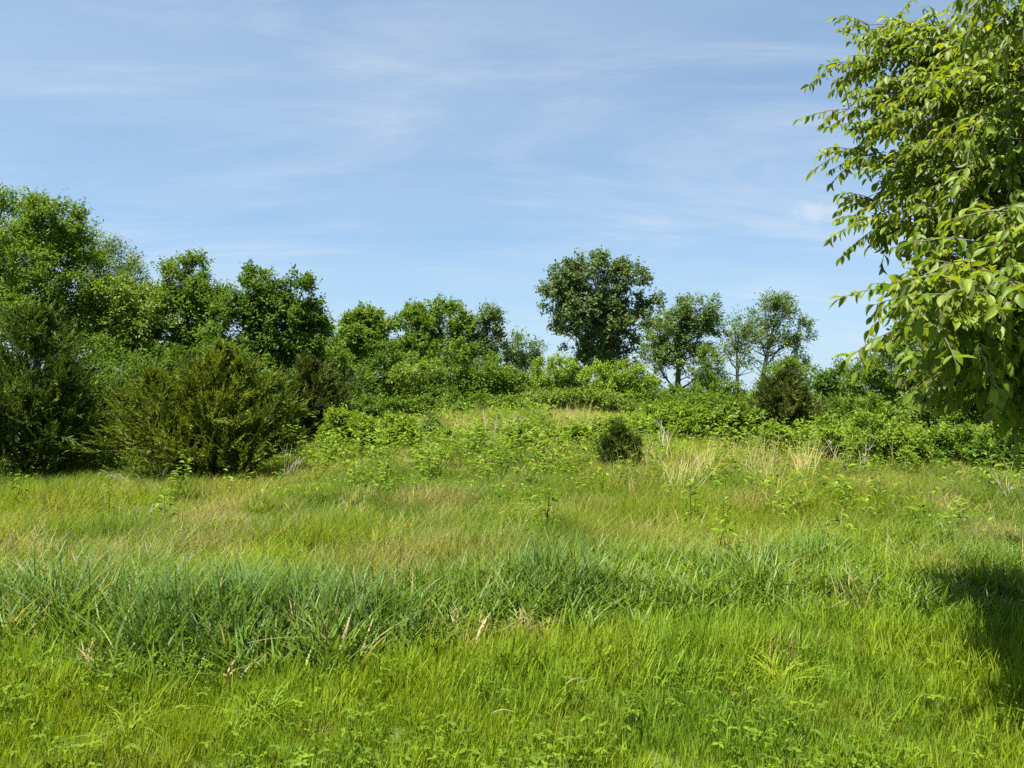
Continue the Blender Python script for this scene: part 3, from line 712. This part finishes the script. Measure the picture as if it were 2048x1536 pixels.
# ------------------------------------------------------------------ cedars
def cedar(name, label, base, leaders, mat, nbr, spr, length=.085, width=.014, droop=.1, skirt=.05, seed=0):
    """leaders: (tip xyz, max branch length) - each leader is a stem with feathery sprays"""
    base = np.array(base, float)
    root = thing(name, label, 'cedar', base)
    tb = Tubes(); br = Tubes()
    P = []; A = []; Nn = []; Tn = []
    for (tip, reach, share) in leaders:
        tip = np.array(tip) - base
        s = np.array([*R.normal(0, .08, 2), -.1])
        m = np.array([s[0] * .6 + tip[0] * .4, s[1] * .6 + tip[1] * .4, tip[2] * .5])
        tp = curve3(s, m, tip, 16)
        H = tip[2]
        tb.add(tp, np.linspace(.03 + .012 * H, .006, 16), 6)
        nb = int(nbr * share * .85)
        h = R.uniform(skirt, 1, nb) ** .9
        fi = h * 15; i0 = np.minimum(fi.astype(int), 14); fr = (fi - i0)[:, None]
        st = tp[i0] * (1 - fr) + tp[i0 + 1] * fr
        az = R.uniform(0, 6.283, nb)
        prof = np.clip(np.minimum((1 - h) * 1.35 + .06, .55 + h * 1.6), .06, 1)
        bl = 1.35 * reach * prof * np.where(R.uniform(0, 1, nb) < .18, R.uniform(1.0, 1.5, nb), R.uniform(.35, 1.0, nb))
        el = R.uniform(.15, .75, nb) + .5 * h
        el = np.where(h < .15, R.uniform(-.05, .4, nb), el)
        d = np.stack([np.cos(az) * np.cos(el), np.sin(az) * np.cos(el), np.sin(el)], -1)
        end = st + d * bl[:, None]
        end[:, 2] -= droop * bl * R.uniform(0, 2, nb)
        mid = (st + end) / 2; mid[:, 2] += .08 * bl
        for q in range(nb):
            br.add(curve3(st[q], mid[q], end[q], 4), [.011, .008, .005, .002], 3)
        # feathery sprays: each a curved axis with side shoots
        ns = spr
        t = R.uniform(.22, 1.0, (nb, ns)) ** .7
        bp = ((1 - t) ** 2)[..., None] * st[:, None] + (2 * t * (1 - t))[..., None] * mid[:, None] + (t ** 2)[..., None] * end[:, None]
        sd = nrm(d[:, None, :] * .9 + R.normal(0, .5, (nb, ns, 3)) + np.array([0.10, 0, .30]))
        sl_ = R.uniform(.18, .56, (nb, ns)) * np.clip(bl[:, None], .25, 1.0)
        nk = 17
        tk = np.linspace(.05, 1, nk)[None, None, :] + R.uniform(-.04, .04, (nb, ns, nk))
        pk = bp[:, :, None, :] + sd[:, :, None, :] * (sl_[..., None] * tk)[..., None]
        pk[..., 2] += (.10 * sl_[..., None] * tk ** 2)
        pk = pk + R.normal(0, .009, pk.shape)
        sidev = nrm(np.cross(sd, R.normal(0, 1, sd.shape)))[:, :, None, :] * np.where(np.arange(nk) % 2, 1, -1)[None, None, :, None]
        ak = sd[:, :, None, :] * .75 + sidev * (.75 * (1.1 - tk))[..., None] + R.normal(0, .13, pk.shape)
        tint = np.broadcast_to((R.uniform(0, 1, (nb, 1)) * .6 + R.uniform(0, 1, (nb, ns)) * .4)[..., None], (nb, ns, nk))
        P.append(pk.reshape(-1, 3)); A.append(ak.reshape(-1, 3)); Tn.append(tint.reshape(-1))
    P = np.concatenate(P); A = np.concatenate(A); Tn = np.concatenate(Tn)
    P[:, 2] = np.maximum(P[:, 2], .04)
    n = len(P)
    Nn = R.normal(0, 1, (n, 3)) + np.array([0, 0, .6])
    tv, tf = T_rhomb()
    sz = R.uniform(.7, 1.3, n)
    Vv, Ff, ii = scatter_template(tv, tf, P, A, Nn, length * sz, width * sz)
    obj('crown', mesh_np('crown', Vv, Ff, False, {'tint': Tn[ii]}), mat, root)
    obj('trunk', tb.mesh('trunk'), M['bark_red'], root)
    obj('branches', br.mesh('branches'), M['bark_red'], root)
    return root

d = 13.4
cedar('cedar_tree', 'big dark green cedar at the left edge of the meadow', gbase(60, d),
      [(at(72, 632, d), 1.30, .6), (at(135, 735, d - .3), 1.0, .28), (at(5, 735, d + .1), 1.15, .30), (at(-90, 730, d), 1.3, .3), (at(165, 800, d - .3), .8, .15), (at(60, 800, d - .8), 1.0, .2)],
      M['cedar_dark'], 250, 10, .095, .016)
d = 12.8
cedar('cedar_tree', 'broad olive gold cedar bush right of the dark cedar', gbase(410, d),
      [(at(438, 695, d), .95, .3), (at(380, 735, d + .2), .95, .22), (at(495, 732, d), .95, .22), (at(305, 760, d), .95, .22), (at(555, 772, d + .1), .9, .2),
       (at(245, 800, d - .2), .9, .2), (at(600, 830, d), .8, .16), (at(225, 870, d - .3), .7, .1), (at(420, 800, d - .8), .9, .2), (at(340, 850, d - .6), .8, .14), (at(500, 850, d - .6), .85, .14), (at(228, 895, d - .2), .55, .1), (at(592, 890, d), .6, .1), (at(320, 900, d - .7), .6, .1), (at(480, 900, d - .7), .6, .1)],
      M['cedar_gold'], 240, 10, .085, .0155, droop=.12)
d = 18
cedar('cedar_tree', 'small bronze green cedar behind the olive cedar bush', gbase(622, d),
      [(at(622, 728, d), .85, .7), (at(590, 770, d), .7, .25), (at(655, 775, d), .75, .3)], M['cedar_brown'], 130, 11, .11, .022)
d = 19
cedar('cedar_tree', 'bronze cedar with dark multiple trunks right of the straw', gbase(1565, d),
      [(at(1535, 775, d), .75, .4), (at(1570, 755, d), .8, .5), (at(1600, 790, d), .75, .4), (at(1560, 800, d - .5), .7, .4)], M['cedar_brown'], 120, 11, .11, .022, skirt=.2)
d = 13.2
cedar('young_cedar', 'young dark cedar alone in the meadow left of the straw', gbase(1240, d),
      [(at(1236, 862, d), .30, .6), (at(1216, 892, d), .26, .25), (at(1266, 886, d), .28, .3), (at(1278, 915, d), .2, .15)], M['cedar_young'], 120, 10, .07, .014)
d = 11.5
cedar('young_cedar', 'tiny dark cedar seedling in the middle of the meadow', gbase(1056, d),
      [(at(1056, 975, d), .17, .8), (at(1042, 985, d), .12, .3)], M['cedar_dark'], 60, 6, .045, .009)
d = 11.0
cedar('young_cedar', 'very small grey cedar seedling below the young cedar', gbase(1296, d),
      [(at(1296, 1000, d), .16, 1)], M['cedar_brown'], 40, 6, .045, .008)

# ------------------------------------------------------------------ saplings and forbs with single leaves
leaf_meshes = []
for k in range(4):
    tv, tf = T_big(.18 + .08 * k, .10 + .03 * k, .04 * (k - 1.5))
    me = mesh_np('plant_leaf', tv * np.array([1, .42, 1]), tf, True, {'tint': np.full(len(tv), .15 + .25 * k)})
    me.materials.append(M['forb']); leaf_meshes.append(me)
def basis(A, N):
    A = nrm(np.asarray(A, float)); B = nrm(np.cross(N, A)); N2 = np.cross(A, B)
    return Matrix(((A[0], B[0], N2[0], 0), (A[1], B[1], N2[1], 0), (A[2], B[2], N2[2], 0), (0, 0, 0, 1)))
def sapling(label, px, d, h, nl, ls, stems=1, group=None):
    b = gbase(px, d)
    root = thing('sapling', label, 'sapling', b, group)
    tb = Tubes()
    for sidx in range(stems):
        s = np.array([*R.normal(0, .03, 2), -.03]); e = np.array([*R.normal(0, .10 * h + .06 * (stems > 1), 2), h * R.uniform(.8, 1.05)])
        e[0] += .05 * h
        sp = curve3(s, (s + e) / 2 + R.normal(0, .03 * h, 3), e, 8)
        tb.add(sp, np.linspace(.006, .002, 8), 4)
        k = nl // stems
        for q in range(k):
            t = .25 + .75 * (q + .5) / k
            fi = t * 7; i0 = min(int(fi), 6); p = sp[i0] * (1 - fi + i0) + sp[i0 + 1] * (fi - i0)
            a = q * 2.4 + R.uniform(-.4, .4)
            A = np.array([math.cos(a), math.sin(a), R.uniform(-.1, .8) * (.4 + t)])
            p = p + A * np.array([1, 1, .5]) * ls * R.uniform(.1, .9) * (1.3 - t)
            m = random.choice(leaf_meshes)
            o = obj('leaf', m, None, root)
            sc_ = ls * R.uniform(.7, 1.2)
            o.matrix_local = Matrix.Translation(p) @ basis(A, np.array([R.normal(0, .3), R.normal(0, .3), 1])) @ Matrix.Scale(sc_, 4)
    obj('stem', tb.mesh('stem'), M['forb'], root)
    return root
SAP = [
 ('bright green sapling standing at the foot of the olive cedar', 362, 14.4, .62, 44, .13, 2),
 ('leafy young plant at the right foot of the olive cedar', 535, 14.0, .50, 34, .10, 2),
 ('pale leafy plant at the left foot of the olive cedar', 225, 13.6, .42, 40, .11, 3),
 ('yellowish forb with drooping top in front of the bleached twigs', 352, 10.3, .58, 30, .085, 1),
 ('short forb beside the grey dead tuft on the left', 330, 8.9, .36, 20, .075, 1),
 ('slim pale seedling left of the grey dead tuft', 222, 9.0, .46, 12, .06, 1),
 ('upright forb left of the meadow centre', 770, 10.8, .62, 26, .085, 1),
 ('compact leafy seedling in the upper meadow left of centre', 858, 12.2, .52, 32, .085, 2),
 ('yellow green bushy plant low in the middle of the meadow', 1092, 8.2, .48, 36, .075, 3),
 ('dark leafy plant just above the tiny cedar seedling', 1075, 12.6, .44, 30, .085, 2),
 ('narrow upright forb right of the yellow green bushy plant', 1370, 8.9, .50, 28, .075, 1),
 ('small dark forb second right of the yellow green bushy plant', 1450, 8.6, .36, 20, .065, 1),
 ('bright forb on the right in front of the speckled shrub', 1647, 10.4, .40, 26, .085, 2),
 ('dark stemmed forb right of the bright forb', 1745, 10.6, .62, 22, .08, 1),
 ('leafy seedling in front of the bright shrub on the right', 1690, 13.0, .45, 26, .085, 2),
 ('seedling at the far right among pale dead twigs', 1985, 10.5, .55, 30, .085, 2),
 ('grey leaved forb rising from the tall grass right of centre', 1440, 6.8, .55, 24, .06, 1),
 ('sparse yellow seedling left of the meadow centre', 705, 11.4, .40, 12, .075, 1),
 ('tiny bright plant at the left edge of the meadow', 20, 9.6, .42, 20, .07, 2),
 ('leafy forb below the young cedar', 1260, 14.6, .35, 20, .085, 2),
]
for a in SAP: sapling(a[0], a[1], a[2], a[3] * 1.4, int(a[4] * 1.4), a[5] * 1.3, a[6])

# small broad-leaved weeds too many to count
def weed(seed):
    r = np.random.default_rng(seed); n = 22
    h = r.uniform(.05, .42, n)
    P = np.stack([r.normal(0, .05, n), r.normal(0, .05, n), h], -1)
    a = r.uniform(0, 6.28, n)
    A = np.stack([np.cos(a), np.sin(a), r.uniform(-.1, .7, n)], -1)
    tv, tf = T_leaf6()
    l = r.uniform(.05, .10, n)
    Vv, Ff, ii = scatter_template(tv, tf, P, A, r.normal(0, .3, (n, 3)) + np.array([0, 0, 1]), l, l * .42)
    return mesh_np('weed', Vv, Ff, False, {'tint': r.uniform(0, 1, n)[ii]})
protos = [weed(300 + k) for k in range(6)]
x, y = spread(3600, 7.0, 22.0, 1.5)
wf = fbm(x * .5 + 8, y * .35, 51.0)
keep = R.uniform(0, 1, len(x)) < sstep(.42, .72, wf + .12 * sstep(10, 17, y))
x, y = x[keep], y[keep]; n = len(x)
stuff_scatter('meadow_weeds', 'small leafy weeds scattered through the meadow grass', 'weeds', protos, M['forb'],
              np.stack([x, y, gz(x, y)], -1), R.uniform(0, 6.28, n), np.repeat((R.uniform(.6, 1.25, n) * (1 + .5 * sstep(11, 16, y)))[:, None], 3, 1), np.ones((n, 3)), R.integers(0, 6, n))

# ------------------------------------------------------------------ dead twigs and stalks
def dead_brush(label, px, d, n, ln, spreadx, lean, group=None, rad=.004):
    b = gbase(px, d)
    root = thing('dead_brush', label, 'dead brush', b, group)
    for q in range(n):
        s = np.array([R.normal(0, .10), R.normal(0, .10), 0])
        l = ln * R.uniform(.5, 1.1)
        dr = nrm(np.array([lean + R.normal(0, spreadx), R.normal(0, .35), R.uniform(.35, 1.0)]))
        e = s + dr * l
        tb = Tubes()
        m = (s + e) / 2 + R.normal(0, .06 * l, 3)
        tb.add(curve3(s, m, e, 6), np.linspace(rad, rad * .4, 6), 4)
        for w in range(2):
            p = m * .5 + e * .5; e2 = p + nrm(dr + R.normal(0, .5, 3)) * l * .3
            tb.add(np.array([p, (p + e2) / 2, e2]), [rad * .5, rad * .4, rad * .2], 3)
        obj('twig', tb.mesh('twig'), M['bleached'], root)
dead_brush('fan of bleached dead twigs in front of the olive cedar', 322, 12.3, 16, .8, .55, .0, rad=.007)
dead_brush('small leaning tuft of pale dead stems on the left', 242, 9.0, 9, .42, .25, .35)
dead_brush('pale tangled dead twigs at the right edge', 2015, 10.0, 14, .65, .7, -.1, rad=.005)
dead_brush('short pale dead stems at the back of the tall grass on the right', 1915, 7.6, 9, .35, .5, -.1)
dead_brush('thin grey dead stems under the dark cedar', 95, 14.6, 8, .75, .15, .0, rad=.006)
dead_brush('pale dead stems standing in the grass at the left edge', 45, 6.6, 8, .55, .35, .2, rad=.003)
dead_brush('dry bent stems behind the dense stand of tall grass', 300, 6.2, 8, .5, .5, .3, rad=.003)

dead_brush('grey dead canes standing between the crest shrubs left of centre', 985, 16, 9, 1.0, .18, .05, rad=.006)
dead_brush('grey dead canes standing right of the young cedar', 1330, 15.5, 8, 1.0, .2, .05, rad=.006)
dead_brush('grey dead canes in front of the broad speckled shrub', 1720, 13.2, 8, .9, .2, -.05, rad=.005)
dead_brush('thin dead canes at the right foot of the olive cedar', 575, 12.2, 8, .8, .3, .1, rad=.005)
def stalk(label, px0, py0, px1, py1, d, rad=.0035):
    b = np.array(gbase(px0, d)); e = at(px1, py1, d + R.uniform(-.3, .3)) - b
    o = thing('dry_stalk', label, 'stalk', b)
    tb = Tubes(); tb.add(curve3(np.array([0, 0, -.03]), e * .5 + R.normal(0, .02, 3), e, 7), np.linspace(rad, rad * .5, 7), 4)
    obj('stem', tb.mesh('stem'), M['straw'], o)
    tb = Tubes()
    for q in range(3):
        p = e * R.uniform(.5, .95); tb.add(np.array([p, p + R.normal(0, .04, 3), p + R.normal(0, .07, 3)]), [rad * .6, rad * .5, rad * .2], 3)
    obj('side_blade', tb.mesh('side_blade'), M['straw'], o)
stalk('long straw leaning right behind the tall grass on the right', 1615, 1130, 1672, 1066, 7.3)
stalk('straw leaning right in the middle of the right meadow', 1770, 1030, 1792, 985, 9.5)
stalk('upright straw leaning left above the tall grass on the right', 1930, 1080, 1912, 985, 8.0)
stalk('straw leaning left beside the upright straw on the right', 1945, 1090, 1920, 1010, 7.8)
stalk('tall straw standing at the right side of the straw patch', 1640, 960, 1655, 900, 14.5, .006)
stalk('long straw arching left from the yellow green bushy plant', 1060, 1130, 1068, 1060, 7.0)
stalk('thin straw rising from the tall grass right of centre', 1430, 1120, 1420, 1060, 6.6)
stalk('straw leaning across the upper meadow at the straw patch', 1130, 950, 1090, 900, 15, .006)
stalk('pale bent straw above the middle of the tall grass', 960, 1135, 985, 1105, 6.3)

# single tufts and fallen straws in the lawn
def grass_tuft(label, px, d, n, h, seed, col):
    b = gbase(px, d)
    m = leafmat('tuft_blade', tuple(c * .75 for c in col), tuple(c * 1.2 for c in col), .44, .6, .12, (1.2, 1.1, .5))
    o = obj('grass_tuft', tuft('grass_tuft', seed, n, .06, (h * .5, h), (.005, .009), (.6, 1.5), (.05, 0), 6, .22, 2.0), m, None, label=label, category='grass tuft')
    o.location = b
grass_tuft('pale arching tuft of grass in the lawn at lower left', 520, 3.75, 70, .30, 501, (.17, .26, .02))
grass_tuft('small arching tuft of grass in the lawn at bottom left', 250, 3.6, 46, .26, 502, (.22, .29, .03))
grass_tuft('bright arching tuft of grass in the lawn right of centre', 1560, 4.2, 60, .36, 503, (.25, .31, .02))
grass_tuft('dry brown tuft of grass at the foot of the tall grass middle', 1040, 4.95, 50, .42, 504, (.33, .27, .11))
def fallen(label, px, py, d, ln, ang, z, rad=.003):
    b = at(px, py, d); b[2] = float(gz(b[0], b[1])) + z
    tb = Tubes(); e = np.array([math.cos(ang), math.sin(ang) * .5, .06]) * ln
    tb.add(curve3(-e / 2, np.array([0, 0, .03]), e / 2, 7), np.linspace(rad, rad * .6, 7), 5)
    o = obj('fallen_straw', tb.mesh('fallen_straw'), M['straw'], None, label=label, category='straw')
    o.location = b
fallen('short pale straw lying on the lawn near the bottom middle', 1005, 1440, 3.5, .10, .1, .16)
fallen('long pale blade lying across the front of the dense tall grass', 560, 1310, 4.2, .34, .15, .26, .0018)
fallen('pale straw leaning over the lawn right of the bottom middle', 1150, 1370, 3.8, .14, .8, .19)

# ------------------------------------------------------------------ distant tree line
P = []; A = []; Nn = []
nb = 26000
u = R.uniform(-1.25, 1.25, nb)
dist = R.uniform(170, 230, nb)
x = dist * u; yv = np.sqrt(np.maximum(dist ** 2 * 1.7 - x ** 2, 100.0))
hh = 2.0 + 3.2 * fbm(x * .06 + 50, yv * .02, 41.0)
z = gz(x, yv) + hh * R.uniform(0, 1, nb) ** .7
P = np.stack([x, yv, z], -1)
A = R.normal(0, 1, (nb, 3)); Nn = R.normal(0, .6, (nb, 3)) + np.array([0, -.3, .7])
tv, tf = T_rhomb()
sz = R.uniform(.6, 1.5, nb)
Vv, Ff, ii = scatter_template(tv, tf, P, A, Nn, .9 * sz, .55 * sz)
obj('distant_woods', mesh_np('distant_woods', Vv, Ff, False, {'tint': R.uniform(0, 1, nb)[ii]}), M['leaf_mid'], kind='stuff',
    label='low distant woods along the horizon behind the meadow', category='woods')

# ------------------------------------------------------------------ the near tree on the right
TB = np.array([3.95, 4.5, 0.0]); TB[2] = float(gz(TB[0], TB[1]))
near = thing('near_tree', 'big leaved tree with drooping boughs at the right edge of the frame', 'tree', TB)
trunk = curve3(np.array([0, 0, -.15]), np.array([-.08, .05, 2.6]), np.array([.1, .1, 5.6]), 16)
tb = Tubes(); tb.add(trunk, np.concatenate([[.17, .13], np.linspace(.115, .03, 14)]), 10)
obj('trunk', tb.mesh('trunk'), M['bark'], near)
boughs = []
def bough(px, py, d, h0, sag=.25, lift=.35):
    boughs.append((at(px, py, d) - TB, h0, sag, lift))
# tips as seen in the photo, with depth; h0 = height on the trunk the bough leaves from
NB = ((1690, 45, 7.2, .62, .1), (1640, 120, 7.0, .6, .15), (1650, 215, 6.9, .55, .2), (1640, 300, 7.1, .5, .25), (1700, 400, 6.9, .45, .3), (1695, 440, 6.6, .42, .35),
          (1740, 110, 7.0, .62), (1800, 110, 6.8, .62), (1810, 75, 6.6, .66), (1880, 90, 6.3, .68), (1960, 70, 6.0, .7), (2010, 20, 4.6, .72), (2040, -60, 5.0, .8), (1990, -30, 4.4, .74),
          (1730, 230, 6.2, .55), (1790, 200, 6.0, .6), (1860, 170, 6.0, .62), (1930, 150, 5.8, .66), (1760, 310, 6.2, .5), (1850, 280, 5.6, .55), (1940, 250, 5.4, .6), (2020, 200, 5.2, .65),
          (1780, 430, 6.0, .42), (1830, 390, 5.8, .48), (1920, 360, 5.6, .5), (2000, 330, 5.4, .55), (1870, 470, 5.6, .42), (1960, 450, 5.6, .45),
          (1720, 580, 5.3, .36, .35), (1760, 540, 5.4, .38, .3), (1840, 520, 5.2, .4), (1790, 600, 5.0, .34, .35), (1775, 640, 4.2, .32, .4), (1850, 560, 4.1, .36, .3), (1900, 590, 4.0, .34),
          (1930, 480, 4.3, .42), (1990, 420, 4.3, .46), (2040, 500, 4.0, .4), (1980, 560, 4.1, .36), (1870, 660, 4.3, .3, .4), (1800, 720, 5.2, .28, .45), (1950, 650, 4.2, .3), (2030, 620, 4.2, .32),
          (1830, 780, 5.4, .26, .5), (1900, 760, 4.9, .26, .45), (1970, 740, 4.5, .27), (2040, 720, 4.4, .28), (1880, 830, 5.6, .22, .5), (1950, 820, 5.2, .22, .5), (2020, 840, 5.0, .2, .5), (2060, 800, 4.6, .22, .5),
          (1910, 540, 5.6, .36), (1990, 640, 5.4, .3), (2040, 560, 5.4, .36), (1900, 700, 5.6, .28), (2000, 760, 5.6, .25), (2050, 400, 5.3, .48), (2050, 300, 5.2, .56),
      (1720, 160, 6.6, .6), (1745, 270, 6.4, .52), (1760, 365, 6.2, .47), (1700, 330, 6.6, .5), (1690, 175, 6.8, .58), (1780, 160, 6.4, .6), (1820, 250, 6.0, .56), (1890, 320, 5.8, .52), (1660, 85, 7.0, .62), (1670, 250, 6.8, .54), (1720, 70, 6.9, .63), (1850, 430, 5.8, .45))
for b in NB:
    b = list(b); b[0] += (52 if b[0] < 1705 and len(b) == 5 else 88 if b[1] < 380 else 95 if b[1] < 480 else 88) if b[0] < 1900 else 12
    if b[1] > 700: b[1] -= 45 if b[1] < 760 else 80
    b[2] *= .82 if b[2] < 4.7 else (.80 if b[1] > 480 else .75)
    bough(*b)
for k in range(26):              # the rest of the crown, outside the picture
    a = R.uniform(-1.9, 1.9); h = R.uniform(.30, .95)
    rr = R.uniform(1.3, 2.7) * (1.05 - .55 * max(0, h - .4))
    boughs.append((np.array([math.cos(a) * rr, math.sin(a) * rr, h * 5.2 + R.uniform(-.1, .5)]), h * .85, .25, .35))
lP = []; lA = []; lN = []; lL = []
bt = Tubes()
for (tip, h0, sag, lift) in boughs:
    fi = np.clip(h0, .1, .98) * 15; s = trunk[int(fi)]
    ln = np.linalg.norm(tip - s)
    m = (s + tip) / 2 + np.array([0, 0, lift * .45 * ln]) + R.normal(0, .05, 3) * ln
    e = tip.copy()
    bp = curve3(s, m, e, 14)
    bt.add(bp, np.linspace(.007 + .007 * ln, .002, 14), 5)
    ntw = int(12 + ln * 5.6)
    dirb = nrm(np.gradient(bp, axis=0))
    tws = [(bp[-3], nrm(dirb[-1] + np.array([0, 0, -.1])), .22)]
    for q in range(ntw):
        t = 1 - .62 * R.uniform(0, 1) ** 1.3; k = min(13, int(t * 13.5))
        sd = 1 if q % 2 else -1
        side = nrm(np.cross(dirb[k], np.array([0, 0, 1.0]))) * sd
        tws.append((bp[k], nrm(dirb[k] * .75 + side * R.uniform(.4, .95) + np.array([0, 0, R.uniform(-.5, .45)])), R.uniform(.22, .46) * (1.15 - .35 * t)))
    for q in range(6):
        k = int(R.integers(10, 14))
        tws.append((bp[k], nrm(dirb[k] * R.uniform(-.1, .8) + R.normal(0, .6, 3)), R.uniform(.16, .32)))
    for (p0, dr, tl) in tws:
        p2 = p0 + dr * tl + np.array([0, 0, -sag * tl * .9])
        tp = curve3(p0, p0 + dr * tl * .55, p2, 6)
        bt.add(tp, np.linspace(.0042, .0016, 6), 3)
        nl = max(8, int(tl / .0205))
        for w in range(nl):
            t = .12 + .88 * (w + R.uniform(.2, .8)) / nl
            fi = t * 5; i0 = min(int(fi), 4); p = tp[i0] * (1 - fi + i0) + tp[i0 + 1] * (fi - i0)
            tg = nrm(tp[i0 + 1] - tp[i0])
            side = nrm(np.cross(tg, np.array([0, 0, 1.0]))) * (1 if w % 2 else -1)
            ax = tg * R.uniform(.25, .7) + side * R.uniform(.35, .8) + np.array([.08, 0, -R.uniform(-.1, 1.1)]) + R.normal(0, .32, 3)
            if w == nl - 1: ax = tg + np.array([0, 0, -.4])
            lP.append(p); lA.append(nrm(ax))
            lN.append(np.array([0, 0, 1.0]) + nrm(np.cross(ax, side)) * 0 + tg * .3 * R.normal() + R.normal(0, .35, 3) - side * .25)
            lL.append((.038 + .050 * R.uniform(0, 1) ** .8) * (.85 if tip[2] > 2.9 else 1.0))
obj('boughs', bt.mesh('boughs'), M['bark'], near)
lP = np.array(lP); lA = np.array(lA); lN = np.array(lN); lL = np.array(lL)
n = len(lP)
tpl = [T_big(.12 + .10 * k, .10 + .05 * k, .05 * (k - 1.5)) for k in range(4)]
vi = R.integers(0, 4, n)
tint = R.uniform(0, 1, n)
wp = lP + TB
pxx = wp[:, 0] / wp[:, 1] * F + 1024; pyy = HY - (wp[:, 2] - CAMZ) / wp[:, 1] * F
inview = (pxx > 1560) & (pxx < 2040) & (pyy > 5) & (pyy < 950)
score = np.where(inview, lL / wp[:, 1], 0)
pick = np.argsort(-score)[:300]
single = np.zeros(n, bool); single[pick] = True
WR = .44
lm = {}
for k in range(4):
    for c in range(4):
        tv, tf = tpl[k]
        me = mesh_np('leaf', tv * np.array([1, WR, 1]), tf, True, {'tint': np.full(len(tv), (c + .5) / 4)})
        me.materials.append(M['near_leaf']); lm[(k, c)] = me
for q in pick:
    o = obj('leaf', lm[(int(vi[q]), min(3, int(tint[q] * 4)))], None, near)
    o.matrix_local = Matrix.Translation(lP[q]) @ basis(lA[q], lN[q]) @ Matrix.Scale(float(lL[q]), 4)
Vs = []; Fs = []; Ts = []; off = 0
for k in range(4):
    s = (vi == k) & ~single
    Vv, Ff, ii = scatter_template(tpl[k][0], tpl[k][1], lP[s], lA[s], lN[s], lL[s], lL[s] * WR)
    Vs.append(Vv); Fs.append(Ff + off); Ts.append(tint[s][ii]); off += len(Vv)
obj('foliage', mesh_np('foliage', np.concatenate(Vs), np.concatenate(Fs), True, {'tint': np.concatenate(Ts)}), M['near_leaf'], near, kind='stuff')
print('near leaves', n)
